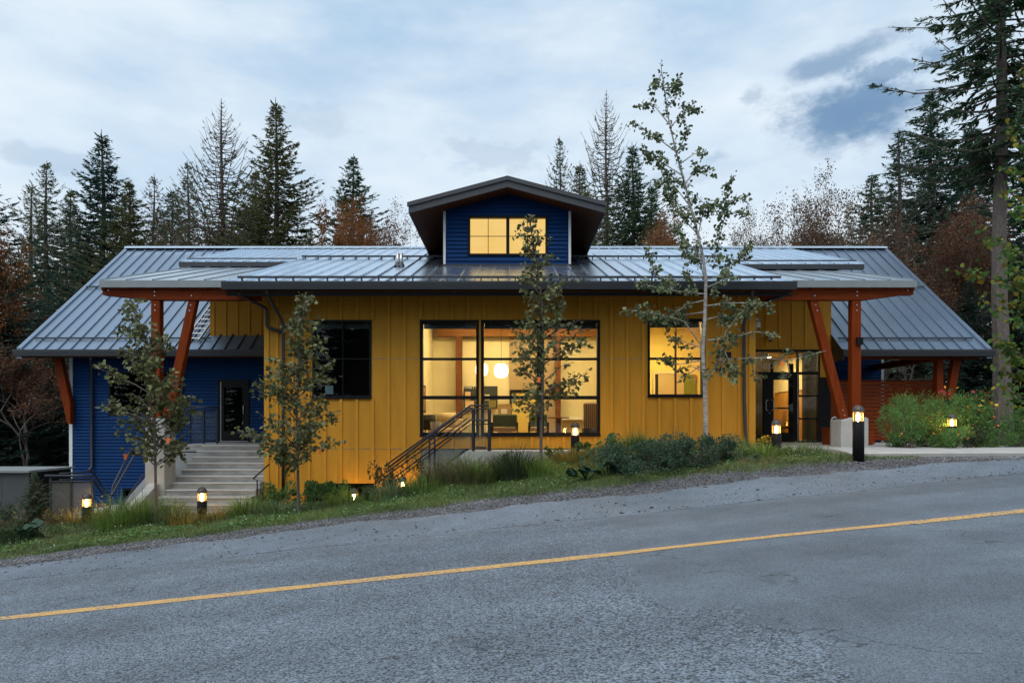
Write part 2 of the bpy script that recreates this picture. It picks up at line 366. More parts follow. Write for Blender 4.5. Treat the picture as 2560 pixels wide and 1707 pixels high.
def sheet(name, xs, ys, off, m, yfun=None, kind='structure'):
    V = []; F = []; nx = len(xs)
    for j, y in enumerate(ys):
        for x in xs:
            yy = yfun(x, y, j) if yfun else y
            V.append((x, yy, ground(x, yy) + off))
    for j in range(len(ys) - 1):
        for i in range(nx - 1): F.append((j * nx + i, j * nx + i + 1, (j + 1) * nx + i + 1, (j + 1) * nx + i))
    o = obj(name, np_mesh(name, V, F), m); o['kind'] = kind; return o
def wob(x, s=0.0): return 0.5 * math.sin(x * 1.7 + s) + 0.3 * math.sin(x * 4.3 + 2 * s) + 0.25 * math.sin(x * 11.1 + 3 * s) + .15 * math.sin(x * 27 + s)
_xs = sorted(set([x for x in GX] + [-500, -200, -100, -30, -20, 20, 30, 100, 200, 500] + [round(-14 + .5 * i, 2) for i in range(57)]))
_ys = sorted(set(GYS + [-30, -10, 11, 11.5, 12.4, 13.2, 13.6, 14, 14.5, 15.4, 16.3, 19, 25, 40, 80, 120, 200, 400, 900]))
gr = sheet('ground', _xs, _ys, -0.03, M_DIRT)
_rx = [-1000, -300, -100, -60, -40, -30, -25, -20] + [round(-16 + .25 * i, 2) for i in range(129)] + [20, 25, 30, 40, 60, 100, 300, 1000]
M_ROAD = asphalt('road_asphalt', (0.112, 0.140, 0.172), (0.094, 0.117, 0.143), 0.80, 72, 0.65, repair=True)
M_SHOULD = asphalt('shoulder_asphalt', (0.120, 0.152, 0.192), (0.100, 0.126, 0.156), 0.40, 80, 0.35)
sheet('road', _rx, [0.5, 3, 5, 7, 9, 10.2, 10.5], 0.012, M_ROAD, lambda x, y, j: y + (0.045 * wob(x, 1.3) if j == 6 else 0))
sheet('road_shoulder', _rx, [10.3, 11.0, 11.6, 12.15], -0.012, M_SHOULD, lambda x, y, j: y + (0.12 * wob(x, .4) - (.25 if x < -6 else 0) if j == 3 else 0))
sheet('road_edge_shadow', _rx, [10.48, 10.52], 0.0145, mat('edge_shadow_paint', (.028, .031, .036), .9), lambda x, y, j: 10.5 + 0.045 * wob(x, 1.3) + (-.004 if j == 0 else .020 + .012 * wob(x * 3, 2)))  # dark strip painted in for the shadow line of the crumbling road edge
sheet('road_verge', _rx, [-6, -2, 0.55], -0.012, M_DIRT)
def line_paint():
    m = mat('yellow_road_paint', (0.56, 0.33, 0.105), 0.8, color2=(0.44, 0.27, 0.10), vscale=9, bump=0.4, bscale=90)
    N = m.node_tree.nodes; L = m.node_tree.links; b = N['Principled BSDF']; src = b.inputs['Base Color'].links[0].from_socket
    g = N.new('ShaderNodeNewGeometry'); t = N.new('ShaderNodeTexNoise'); t.inputs['Scale'].default_value = 34; t.inputs['Detail'].default_value = 6; L.new(g.outputs['Position'], t.inputs['Vector'])
    t2 = N.new('ShaderNodeTexNoise'); t2.inputs['Scale'].default_value = 1.4; L.new(g.outputs['Position'], t2.inputs['Vector'])
    s = N.new('ShaderNodeMath'); s.operation = 'MULTIPLY_ADD'; L.new(t2.outputs['Fac'], s.inputs[0]); s.inputs[1].default_value = .35; L.new(t.outputs['Fac'], s.inputs[2])
    r = N.new('ShaderNodeMapRange'); L.new(s.outputs[0], r.inputs[0]); r.inputs[1].default_value = .72; r.inputs[2].default_value = .80
    x = N.new('ShaderNodeMixRGB'); L.new(r.outputs[0], x.inputs[0]); L.new(src, x.inputs[1]); x.inputs[2].default_value = (.14, .145, .15, 1); L.new(x.outputs[0], b.inputs['Base Color'])
    return m
M_LINE = line_paint()
def line_y(x, y, j):
    w = 0.10
    if 1.6 < x < 4.2: w = 0.075
    elif 1.2 < x <= 1.6: w = 0.10 - .025 * (x - 1.2) / .4
    elif 4.2 <= x < 4.5: w = 0.075 + .025 * (x - 4.2) / .3
    c = 7.66 + (0.05 * math.sin(max(0, min(math.pi, (x - 1.2) / 3.2 * math.pi))))
    return c + (w if j else -w) + .006 * wob(x * 5, j)
sheet('road_centre_line', _rx, [7.5, 7.8], 0.0162, M_LINE, line_y)

# ---------------------------------------------------------------- the building
RIDGE_Y, RIDGE_Z = 26.27, 7.246
def roof_z(Y): return 3.811 + 0.3345 * (Y - 16)
def wing_z(Y): return RIDGE_Z - 0.777 * (RIDGE_Y - Y)
WE = 20.48                      # wing eave
YF, YW = 17.0, 21.2             # front wall, wing wall
B = thing('community_building', (0, YF, 0), 'ochre and blue building with grey standing seam metal roofs and timber canopies', 'building')

def wall_cells(x0, x1, z0, z1, holes, y0, y1):
    xs = sorted({x0, x1, *[h[0] for h in holes], *[h[1] for h in holes]}); zs = sorted({z0, z1, *[h[2] for h in holes], *[h[3] for h in holes]})
    inh = lambda x, z: any(h[0] < x < h[1] and h[2] < z < h[3] for h in holes)
    g = MB(); nx, nz = len(xs) - 1, len(zs) - 1
    solid = [[not inh((xs[i] + xs[i + 1]) / 2, (zs[k] + zs[k + 1]) / 2) for k in range(nz)] for i in range(nx)]
    S = lambda i, k: 0 <= i < nx and 0 <= k < nz and solid[i][k]
    for i in range(nx):
        for k in range(nz):
            if not solid[i][k]: continue
            a, b, c, d = xs[i], xs[i + 1], zs[k], zs[k + 1]
            g.quad((a, y0, c), (b, y0, c), (b, y0, d), (a, y0, d)); g.quad((b, y1, c), (a, y1, c), (a, y1, d), (b, y1, d))
            if not S(i - 1, k): g.quad((a, y1, c), (a, y0, c), (a, y0, d), (a, y1, d))
            if not S(i + 1, k): g.quad((b, y0, c), (b, y1, c), (b, y1, d), (b, y0, d))
            if not S(i, k - 1): g.quad((a, y0, c), (a, y1, c), (b, y1, c), (b, y0, c))
            if not S(i, k + 1): g.quad((a, y0, d), (b, y0, d), (b, y1, d), (a, y1, d))
    return g
def spans(lo, hi, cuts):        # what is left of lo..hi after removing the cuts
    out = [(lo, hi)]
    for (a, b) in cuts:
        nxt = []
        for (p, q) in out:
            if b <= p or a >= q: nxt.append((p, q)); continue
            if a > p: nxt.append((p, a))
            if b < q: nxt.append((b, q))
        out = nxt
    return [(p, q) for p, q in out if q - p > 0.03]

def rect(xa, xb, ya, yb, Y): return (PX(xa, Y), PX(xb, Y), PZ(yb, Y), PZ(ya, Y))
XL, XR = PX(663, YF), PX(1886, YF)
XC = PX(1051, YF); ZC = -0.05; ZTOP = 4.02
H1 = rect(781, 929, 800, 994, YF); H2 = rect(1050, 1500, 800, 1088, YF); H3 = rect(1619, 1760, 797, 991, YF)
HB = (PX(761, YF), PX(936, YF), -2.2, PZ(1208, YF))
front = obj('front_wall', wall_cells(XL, XC, -2.3, ZTOP, [H1, HB], YF, YF + .22), M_YEL, B)
fr2 = obj('front_wall', wall_cells(XC, XR, ZC, ZTOP, [(XC - .01, H2[1], H2[2], H2[3]), H3], YF, YF + .22), M_YEL, B)
obj('foundation', MB().box(XC + .002, XR - .02, YF + .03, YF + .2, -2.3, ZC - .002), M_FOUND, B)
nb = 0
SP = 0.392
for i in range(40):
    x = XL + 0.30 + i * SP
    if x > XR - .2: break
    w = front if x < XC - .05 else fr2
    z0 = -2.3 if x < XC - .05 else ZC
    cuts = [(h[2] - .02, h[3] + .02) for h in (H1, H2, H3, HB) if h[0] - .06 < x < h[1] + .06]
    for (p, q) in spans(z0, ZTOP, cuts):
        obj('batten', MB().box(x - .032, x + .032, YF - .030, YF - .0005, p, q), M_YEL2, w)
for zj in (PZ(896, YF), PZ(1122, YF)):
    for (p, q) in spans(XL, XR if zj > 0.5 else XC, [(h[0] - .02, h[1] + .02) for h in (H1, H2, H3, HB) if h[2] < zj < h[3]]):
        obj('panel_joint', MB().box(p, q, YF - .004, YF - .0003, zj - .006, zj + .006), M_FOUND, front if q <= XC + .01 else fr2)
obj('corner_trim', MB().box(XL - .02, XL + .10, YF - .024, YF + .2, -2.3, ZTOP), M_YEL2, front)
obj('corner_trim', MB().box(XR - .14, XR + .02, YF - .024, YF + .2, -.06, ZTOP), M_YEL2, fr2)
# side walls of the front block, back to the wing walls
obj('side_wall', MB().box(XL, XL + .2, YF + .22, YW, -2.3, 3.9), M_YEL, B)
sw = obj('side_wall', MB().box(XR - .2, XR, YF + .22, YW + .2, -.3, 3.9), M_YEL, B)
for y in (17.7, 18.3, 18.9, 19.5, 20.1): obj('batten', MB().box(XR - .001, XR + .02, y - .032, y + .032, -.05, 3.9), M_YEL2, sw)

# ochre walls set back at both ends, under the upper roof
XUL, XUR = PX(527, YW), PX(2076, YW)
ul = obj('upper_wall', MB().box(XUL, XL + .1, YW - .06, YW + .15, 2.9, 5.42), M_YEL, B)
HE = rect(1883, 2048, 874, 1107, YW)
ur = obj('upper_wall', wall_cells(XR - .1, XUR, 2.25, 5.42, [(XR - .2, HE[1], 2.0, HE[3])], YW - .06, YW + .15), M_YEL, B)
for x in (XUL, XUR - .15): obj('side_wall', MB().prism([(YW + .15, 2.9), (24.5, 2.9), (24.5, roof_z(24.5) - .18), (YW + .15, roof_z(YW + .15) - .18)], 0, x, x + .15), M_YEL, B)
obj('entry_return_wall', MB().box(HE[1], XUR - .01, YW - .04, YW + .12, -.1, 2.249), M_BLACK, B)  # wall coloured black to stand in for the deep shade beside the entrance
x = XUL + .12
while x < XL - .1: obj('batten', MB().box(x - .028, x + .028, YW - .08, YW - .0605, 2.9, 5.42), M_YEL2, ul); x += .36
x = XR + .22
while x < XUR - .05: obj('batten', MB().box(x - .028, x + .028, YW - .08, YW - .0605, HE[3] + .06 if x < HE[1] else 2.25, 5.42), M_YEL2, ur); x += .40

# blue lap siding
def siding(parent, x0, x1, z0, z1, y, pitch, holes, xlim=None):
    z = z0; k = 0
    while z < z1 - .02:
        a, b = (x0, x1) if xlim is None else xlim(z + pitch / 2)
        for (p, q) in spans(a, b, [(h[0], h[1]) for h in holes if h[2] < z + pitch / 2 < h[3]]):
            j = 0.002 * math.sin(k * 7.1)
            hb = pitch * .95; g = MB().hexa([(p, y - .044 + j, z), (q, y - .044 - j, z), (q, y - .0005, z), (p, y - .0005, z), (p, y - .012 + j, z + hb), (q, y - .012 - j, z + hb), (q, y - .0005, z + hb), (p, y - .0005, z + hb)])
            obj('siding_board', g, M_BLUE, parent)
        z += pitch; k += 1
XWL = PX(178, YW)
HD = rect(546, 624, 949, 1112, YW); HWW = rect(274, 461, 930, 1035, YW); HBW = rect(310, 356, 1222, 1243, YW)
HD = (HD[0], HD[1], 0.0, HD[3])
lw = obj('wing_wall', wall_cells(XWL, XL, -2.4, 3.0, [HD, HWW, HBW], YW, YW + .2), M_BLUE, B)
siding(lw, XWL + .07, XL - .002, -2.3, 2.6, YW, 0.100, [(h[0] - .01, h[1] + .01, h[2] - .02, h[3] + .02) for h in (HD, HWW, HBW)])
obj('corner_trim', MB().box(XWL - .03, XWL + .068, YW - .055, YW + .1, -2.4, 2.62), M_WHITE, lw)
obj('wing_end_wall', MB().box(XWL, XWL + .2, YW + .2, 31.5, -2.4, 2.9), M_BLUE, B)
obj('wing_end_wall', MB().prism([(YW + .2, 2.9), (31.5, 2.9), (RIDGE_Y, 6.85)], 0, XWL + .001, XWL + .2), M_BLUE, B)
obj('rear_wall', MB().box(XWL, 13.3, 31.5, 31.7, -2.4, 3.0), M_BLUE, B)
XRB = PX(2206, 24.8)
rw = obj('wing_wall', MB().box(10.02, XRB, 24.8, 25.0, -.3, 5.8), M_BLUE, B)
siding(rw, 10.03, XRB - .06, 1.2, 4.2, 24.8, 0.115, [])
obj('corner_trim', MB().box(XRB - .06, XRB + .03, 24.76, 24.9, -.2, 5.6), M_WHITE, rw)
obj('wing_end_wall', MB().box(XRB - .2, XRB, 25.0, 31.5, -.3, 5.0), M_BLUE, B)

# roofs: a deck with standing seam pans lying on it
def panel_mesh(w, L, slope, seam=True):    # a pan running up the slope from the eave, origin at its lower left corner
    g = MB(); c = math.sqrt(1 + slope * slope); n = (0, -slope / c, 1 / c)
    def sl(x0, x1, l0, l1, t0, t1):
        pts = []
        for t in (t0, t1):
            for (x, l) in ((x0, l0), (x1, l0), (x1, l1), (x0, l1)):
                pts.append((x, l / c + n[1] * t, l * slope / c + n[2] * t))
        g.hexa(pts)
    sl(0.0, w - .002, 0, L, 0, .012)
    if seam: sl(-.014, .014, 0, L, .013, .055)
    return g.mesh('roof_panel')
def roof_run(parent, x0, x1, Y0, Y1, zf, slope, m, w=0.405, cut=None, rnd=None):
    cache = {}; n = int(round((x1 - x0) / w)); w = (x1 - x0) / n; c = math.sqrt(1 + slope * slope)
    for i in range(n):
        x = x0 + i * w; ya, yb = Y0, Y1
        for (ya, yb) in ([(Y0, Y1)] if cut is None or not (cut[0] - .01 < x + w / 2 < cut[1] + .01) else [(Y0, cut[2])]):
            key = (round(ya, 3), round(yb, 3))
            if key not in cache: cache[key] = panel_mesh(w, (yb - ya) * c, slope)
            o = obj('roof_panel', cache[key], m, parent); o.location = (x, ya, zf(ya)); o.rotation_euler = (0, rnd.uniform(-.004, .004), 0)
    e = obj('edge_flashing', MB().hexa([(x1 - .01, Y0, zf(Y0)), (x1 + .03, Y0, zf(Y0)), (x1 + .03, Y1, zf(Y1)), (x1 - .01, Y1, zf(Y1)), (x1 - .01, Y0, zf(Y0) + .06), (x1 + .03, Y0, zf(Y0) + .06), (x1 + .03, Y1, zf(Y1) + .06), (x1 - .01, Y1, zf(Y1) + .06)]), m, parent)
rr = random.Random(5)
def deck(x0, x1, Y0, Y1, zf, t): 
    return MB().hexa([(x0, Y0, zf(Y0) - t), (x1, Y0, zf(Y0) - t), (x1, Y1, zf(Y1) - t), (x0, Y1, zf(Y1) - t), (x0, Y0, zf(Y0) - .003), (x1, Y0, zf(Y0) - .003), (x1, Y1, zf(Y1) - .003), (x0, Y1, zf(Y1) - .003)])
RL, RR = PX(566, 16.0), PX(1980, 16.0)
UL, UR, UYL, UYR = PX(452, 21.0), PX(2157, 20.3), 21.0, 20.3
DFY = 19.78; DL, DR = PX(1111.5, DFY), PX(1424, DFY)
froof = obj('front_roof', deck(RL, RR, 16.0, RIDGE_Y, roof_z, .2), M_SOFFIT, B)
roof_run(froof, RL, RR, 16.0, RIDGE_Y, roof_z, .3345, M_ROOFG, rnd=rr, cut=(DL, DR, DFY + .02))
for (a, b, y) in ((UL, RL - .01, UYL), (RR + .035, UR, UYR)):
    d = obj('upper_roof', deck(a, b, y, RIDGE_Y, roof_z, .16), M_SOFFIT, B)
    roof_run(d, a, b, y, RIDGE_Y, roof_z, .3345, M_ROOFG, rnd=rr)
    obj('gutter', MB().box(a - .02, b, y - .09, y - .003, roof_z(y) - .15, roof_z(y) - .01), M_GUTTER, d)
    obj('snow_guard', MB().tube([(a + .05, y + .28, roof_z(y + .28) + .09), (b + (.0 if a < 0 else -.05), y + .28, roof_z(y + .28) + .09)], .022, 6), M_GUTTER, d)
obj('gutter', MB().prism([(15.86, 3.645), (15.995, 3.645), (15.995, 3.83), (15.84, 3.83), (15.84, 3.79)], 0, RL - .06, RR + .06), M_GUTTER, froof)
obj('fascia_board', MB().box(RL, RR, 16.003, 16.04, 3.52, 3.605), M_BLACK, froof)
for (Yg, a, b) in ((16.35, RL + .12, RR - .12), (21.9, PX(755, 21.9), DL + .0), (21.9, DR, PX(1812, 21.9))):
    sg = MB().bar((a, Yg, roof_z(Yg) + .10), (b, Yg, roof_z(Yg) + .10), .05, .05)
    x = a + .1
    while x < b: sg.box(x - .015, x + .015, Yg - .02, Yg + .05, roof_z(Yg) + .02, roof_z(Yg) + .085); x += .405
    obj('snow_guard', sg, M_GUTTER, froof)
for (xx, yy, h) in ((994, 655, .34), (1003, 655, .34)):
    Y = 19.6; X = PX(xx, Y)
    vp = obj('vent_pipe', MB().tube([(X, Y, roof_z(Y) - .05), (X, Y, roof_z(Y) + h + .05)], .05, 12), M_STEEL, froof, True)
    obj('flashing_collar', MB().lathe([(.10, .0), (.06, .10)], (X, Y, roof_z(Y) + .03), 12), M_GUTTER, vp)
# wings
WL, WR = PX(49, WE), PX(2472, WE)
for (a, b, s) in ((WL, -5.9, -1), (XUR + .002, WR, 1)):
    d = obj('wing_roof', deck(a, b, WE, RIDGE_Y, wing_z, .22), M_SOFFIT, B)
    c = math.sqrt(1 + .777 ** 2)
    roof_run(d, a, b, WE, RIDGE_Y, wing_z, .777, M_ROOF, rnd=rr, w=.385)
    e0 = a if s < 0 else b
    obj('rake_flashing', MB().hexa([(e0 - .07, WE - .02, wing_z(WE) - .24), (e0 + .07, WE - .02, wing_z(WE) - .24), (e0 + .07, RIDGE_Y, wing_z(RIDGE_Y) - .24), (e0 - .07, RIDGE_Y, wing_z(RIDGE_Y) - .24),
        (e0 - .07, WE - .02, wing_z(WE) + .075), (e0 + .07, WE - .02, wing_z(WE) + .075), (e0 + .07, RIDGE_Y, wing_z(RIDGE_Y) + .075), (e0 - .07, RIDGE_Y, wing_z(RIDGE_Y) + .075)]), M_ROOF, d)
    obj('gutter', MB().prism([(WE - .15, 2.565), (WE - .005, 2.565), (WE - .005, 2.76), (WE - .17, 2.76), (WE - .17, 2.71)], 0, a - (.1 if s < 0 else 0), b + (.1 if s > 0 else 0)), M_GUTTER, d)
    if s > 0: obj('eave_end_cap', MB().prism([(WE - .17, 2.76), (WE - .17, 2.45), (YW - .1, 2.45), (YW - .1, wing_z(YW - .1) + .05), (WE, wing_z(WE) + .05)], 0, XUR - .014, XUR), M_GUTTER, d)
    gx0, gx1 = (a + .15, PX(525, WE + .35)) if s < 0 else (XUR + .1, b - .2)
    obj('snow_guard', MB().bar((gx0, WE + .42, wing_z(WE + .42) + .09), (gx1, WE + .42, wing_z(WE + .42) + .09), .04, .05), M_GUTTER, d)
    gy = 23.6
    obj('snow_guard', MB().bar((a + .05 if s < 0 else XUR + .6, gy, wing_z(gy) + .09), (-9.5 if s < 0 else b - .05, gy, wing_z(gy) + .09), .04, .05), M_GUTTER, d)
    obj('rear_slope', MB().hexa([(a, RIDGE_Y, RIDGE_Z - .2), (b, RIDGE_Y, RIDGE_Z - .2), (b, 32.1, 2.6), (a, 32.1, 2.6), (a, RIDGE_Y, RIDGE_Z), (b, RIDGE_Y, RIDGE_Z), (b, 32.1, 2.8), (a, 32.1, 2.8)]), M_ROOF, d)
obj('rear_roof', MB().hexa([(-5.9, RIDGE_Y, RIDGE_Z - .2), (9.9, RIDGE_Y, RIDGE_Z - .2), (9.9, 32.1, 2.6), (-5.9, 32.1, 2.6), (-5.9, RIDGE_Y, RIDGE_Z), (9.9, RIDGE_Y, RIDGE_Z), (9.9, 32.1, 2.8), (-5.9, 32.1, 2.8)]), M_ROOF, B)
obj('ridge_cap', MB().prism([(RIDGE_Y - .2, RIDGE_Z - .02), (RIDGE_Y - .2, RIDGE_Z + .035), (RIDGE_Y, RIDGE_Z + .10), (RIDGE_Y + .2, RIDGE_Z + .035), (RIDGE_Y + .2, RIDGE_Z - .02)], 0, WL - .03, WR + .03), M_ROOFG, B)

# dormer
DT = PZ(523, DFY); AX = PX(1268.5, 19.1); AZ = PZ(443, 19.1); EL, ER, EZ = -2.86, 2.58, PZ(508, 19.1)
HDW = rect(1170, 1369, 540, 640, DFY)
sl = (AZ - EZ) / ((ER - EL) / 2)
def drz(x): return AZ - sl * abs(x - AX)
dw = obj('dormer_wall', wall_cells(DL, DR, roof_z(DFY) - .1, DT, [HDW], DFY, DFY + .2), M_BLUE, B)
gab = [(DL, DT), (DR, DT), (DR, drz(DR) - .24), (AX, AZ - .24), (DL, drz(DL) - .24)]
obj('dormer_gable', MB().prism([(p, q) for p, q in gab], 1, DFY + .001, DFY + .2), M_BLUE, B)
def dlim(z):
    top = AZ - .25
    if z < drz(DL) - .26: return (DL + .07, DR - .07)
    hw = max(0, (top - z) / sl); return (max(DL + .07, AX - hw), min(DR - .07, AX + hw))
siding(dw, DL, DR, roof_z(DFY) + .03, AZ - .35, DFY, 0.117, [(HDW[0] - .01, HDW[1] + .01, HDW[2] - .02, HDW[3] + .02)], dlim)
for x in (DL, DR): obj('corner_trim', MB().box(x - .035, x + .035, DFY - .055, DFY + .05, roof_z(DFY) + .02, drz(x) - .27), M_WHITE, dw)
obj('base_flashing', MB().box(DL - .05, DR + .05, DFY - .085, DFY - .046, roof_z(DFY) - .02, roof_z(DFY) + .045), M_GUTTER, dw)
for x in (DL, DR - .15): obj('dormer_side_wall', MB().prism([(DFY + .2, roof_z(DFY) - .1), (25.6, roof_z(25.6) - .1), (25.6, drz(DL) - .24), (DFY + .2, drz(DL) - .24)], 0, x, x + .15), M_BLUE, B)
dr = obj('dormer_roof', MB().prism([(EL, EZ - .03), (AX, AZ - .03), (ER, EZ - .03), (ER, EZ - .24), (AX, AZ - .24), (EL, EZ - .24)], 1, 19.16, 26.1), M_SOFFIT, B)
for (x0, x1) in ((EL, AX), (ER, AX)):
    n = 9
    for i in range(n):      # pans of the dormer roof run from its ridge to its eaves
        ya, yb = 19.12 + i * .775, 19.12 + (i + 1) * .775 - .004
        obj('roof_panel', MB().hexa([(x0, ya, drz(x0) - .028), (x1, ya, AZ - .028), (x1, yb, AZ - .028), (x0, yb, drz(x0) - .028), (x0, ya, drz(x0)), (x1, ya, AZ), (x1, yb, AZ), (x0, yb, drz(x0))]), M_ROOF, dr)
def rake(dx, zt, zb, y0, y1): return MB().prism([(EL - dx, drz(EL - dx) + zt), (AX, AZ + zt), (ER + dx, drz(ER + dx) + zt), (ER + dx, drz(ER + dx) + zb), (AX, AZ + zb), (EL - dx, drz(EL - dx) + zb)], 1, y0, y1)
obj('drip_edge', rake(.04, .03, -.085, 19.06, 19.12), M_FASCIA, dr); obj('fascia', rake(0, -.087, -.27, 19.10, 19.158), M_FASCIA, dr)
for x in (EL, ER): obj('eave_fascia', MB().box(x - .015, x + .015, 19.16, 25.8, EZ - .26, EZ - .032), M_BLACK, dr)

# ---------------------------------------------------------------- windows and doors
M_SHADE = mat('grey_green_blind', (0.055, 0.075, 0.07), 0.8)
def window(r, Y, bars_v=(), bars_h=(), fw=.055, name='window', depth=.14, pane_m=None, mid=.03, proud=.02, label=None):
    x0, x1, z0, z1 = r
    f = MB()
    f.box(x0, x1, Y - proud, Y + depth, z0, z0 + fw); f.box(x0, x1, Y - proud, Y + depth, z1 - fw, z1)
    f.box(x0, x0 + fw, Y - proud, Y + depth, z0 + fw, z1 - fw); f.box(x1 - fw, x1, Y - proud, Y + depth, z0 + fw, z1 - fw)
    w = obj(name, f, M_BLACK, B)
    if label: w['label'] = label
    for (x, t) in bars_v: obj('mullion', MB().box(x - t / 2, x + t / 2, Y - proud + .006, Y + depth - .02, z0 + fw, z1 - fw), M_BLACK, w)
    for (z, t) in bars_h: obj('transom_bar', MB().box(x0 + fw, x1 - fw, Y - proud + .009, Y + depth - .022, z - t / 2, z + t / 2), M_BLACK, w)
    xs = [x0 + fw] + [x for x, t in sorted(bars_v)] + [x1 - fw]; zs = [z0 + fw] + [z for z, t in sorted(bars_h)] + [z1 - fw]
    tv = dict(bars_v); th = dict(bars_h)
    for i in range(len(xs) - 1):
        for k in range(len(zs) - 1):
            a = xs[i] + tv.get(xs[i], 0) / 2 + .002; b = xs[i + 1] - tv.get(xs[i + 1], 0) / 2 - .002
            c = zs[k] + th.get(zs[k], 0) / 2 + .002; d = zs[k + 1] - th.get(zs[k + 1], 0) / 2 - .002
            obj('pane', MB().quad((a, Y + .05, c), (b, Y + .05, c), (b, Y + .05, d), (a, Y + .05, d)), pane_m or M_GLASS, w)
    return w
w1 = window(H1, YF, [(PX(857, YF), .02)], [(PZ(897, YF), .03)], label='dark unlit window')
w1l = H2[:1] + (PX(1197, YF),) + H2[2:]; w1r = (PX(1203, YF), H2[1]) + H2[2:]
wa = window((H2[0], PX(1197.5, YF), H2[2], H2[3]), YF, [], [(PZ(897, YF), .055), (PZ(993.5, YF), .085)], fw=.07)
wb = window((PX(1202.5, YF), H2[1], H2[2], H2[3]), YF, [(PX(1351, YF), .17)], [(PZ(897, YF), .055), (PZ(993.5, YF), .085)], fw=.07)
obj('window_post', MB().box(PX(1197.5, YF) + .002, PX(1202.5, YF) - .002, YF - .02, YF + .1, H2[2], H2[3]), M_YEL2, B)
w3 = window(H3, YF, [(PX(1690, YF), .022)], [(PZ(896, YF), .05)])
for (r, w) in ((w1l, wa), ((PX(1203, YF), H2[1]) + H2[2:], wb), (H3, w3), (H1, w1)):
    obj('roller_blind', MB().box(r[0] + .08, r[1] - .08, YF + .16, YF + .2, r[3] - .19, r[3] - .02), M_SHADE, w)
    obj('window_sill', MB().box(r[0] - .01, r[1] + .01, YF - .045, YF - .0205, r[2] - .028, r[2] + .012), M_BLACK, w)
xm = (HDW[0] + HDW[1]) / 2
window_d = window(HDW, DFY, [(xm, .09)], [], fw=.06, proud=.05)
M_BLIND = emit('lit_blind', (1.0, 0.58, 0.14), 1.0, (1.0, 0.68, 0.23))
for (a, b) in ((HDW[0] + .062, xm - .047), (xm + .047, HDW[1] - .062)):
    bl = obj('lit_blind', MB().box(a, b, DFY + .09, DFY + .10, HDW[2] + .062, HDW[3] - .062), M_BLIND, window_d)
    obj('muntin', MB().box((a + b) / 2 - .009, (a + b) / 2 + .009, DFY + .03, DFY + .048, HDW[2] + .06, HDW[3] - .06), M_BLACK, window_d)
    zc = (HDW[2] + HDW[3]) / 2; obj('muntin', MB().box(a, b, DFY + .032, DFY + .046, zc - .009, zc + .009), M_BLACK, window_d)
window(HWW, YW, [(PX(375, YW), .05)], [], fw=.05, proud=.05)
window(HBW, YW, [], [], fw=.04, proud=.05)
# dark rooms behind the unlit glass
M_DARK = mat('dark_room', (0.020, 0.022, 0.024), 0.9)
M_DIM = mat('dim_room_wall', (0.10, 0.10, 0.10), 0.9)
def room(x0, x1, y0, y1, z0, z1, m, name='interior_wall', floor=None, ceil=None, faces='lrbtf'):
    if 'b' in faces: obj(name, MB().box(x0 - .1, x1 + .1, y1, y1 + .1, z0 - .1, z1 + .1), m, B)
    if 'l' in faces: obj(name, MB().box(x0 - .1, x0, y0, y1 - .002, z0 - .1, z1 + .1), m, B)
    if 'r' in faces: obj(name, MB().box(x1, x1 + .1, y0, y1 - .002, z0 - .1, z1 + .1), m, B)
    if 'f' in faces: obj('interior_floor', MB().box(x0 + .002, x1 - .002, y0, y1 - .003, z0 - .1, z0), floor or m, B)
    if 't' in faces: obj('interior_ceiling', MB().box(x0 + .002, x1 - .002, y0, y1 - .003, z1, z1 + .1), ceil or m, B)
room(XL + .22, -2.72, YF + .222, 21.0, 0, 3.2, M_DIM)
room(XWL + .25, XL - .12, YW + .23, 25, -.02, 2.75, M_DARK)
room(HB[0] - .3, HB[1] + .3, YF + .23, 19, -2.2, -.35, M_DARK)
room(HBW[0] - .2, HBW[1] + .2, YW + .23, 22.5, -2.2, -.9, M_DARK)

def text_mesh(s, size, depth=.004):
    c = bpy.data.curves.new('lettering', 'FONT'); c.body = s; c.size = size; c.extrude = depth; c.align_x = 'CENTER'; c.align_y = 'BOTTOM'
    o = bpy.data.objects.new('lettering', c); COL.objects.link(o); dg = bpy.context.evaluated_depsgraph_get()
    me = bpy.data.meshes.new_from_object(o.evaluated_get(dg)); bpy.data.objects.remove(o); return me

# entrance: glazed screen with a door
x0, x1, z0, z1 = HE[0], HE[1], 0.0, HE[3]
xs1, xs2 = PX(1911, YW), PX(1991.5, YW); zt = PZ(930, YW)
es = MB()
for (a, b, c, d) in ((x0, x1, z1 - .07, z1), (x0, x0 + .03, z0, z1 - .07), (x1 - .06, x1, z0, z1 - .07), (x0 + .03, x1 - .06, zt - .06, zt + .0), (xs1 - .04, xs1 + .02, z0, zt - .06), (xs2 - .0, xs2 + .05, z0, zt - .06), (xs2 + .0, xs2 + .05, zt, z1 - .07), (x0 + .03, xs1 - .04, z0, .22), (xs2 + .05, x1 - .06, z0, .05)):
    es.box(a, b, YW - .06, YW + .06, c, d)
es = obj('entrance_screen', es, M_BLACK, B)
for zz in (934, 989, 1046): obj('transom_bar', MB().box(xs2 + .052, x1 - .062, YW - .045, YW + .045, PZ(zz, YW) - .03, PZ(zz, YW) + .02), M_BLACK, es)
for (a, b, c, d) in ((x0 + .03, xs2, zt, z1 - .07), (xs2 + .05, x1 - .06, zt, z1 - .07), (x0 + .03, xs1 - .04, .22, zt - .06), (xs2 + .05, x1 - .06, .05, zt - .06)):
    obj('pane', MB().quad((a, YW, c), (b, YW, c), (b, YW, d), (a, YW, d)), M_GLASS, es)
tm = obj('house_number', text_mesh('1037', .235), mat('pale_number_film', (.62, .58, .52), .6), es); tm.location = (PX(1917, YW), YW - .012, PZ(925.5, YW)); tm.rotation_euler = (math.pi / 2, 0, 0)
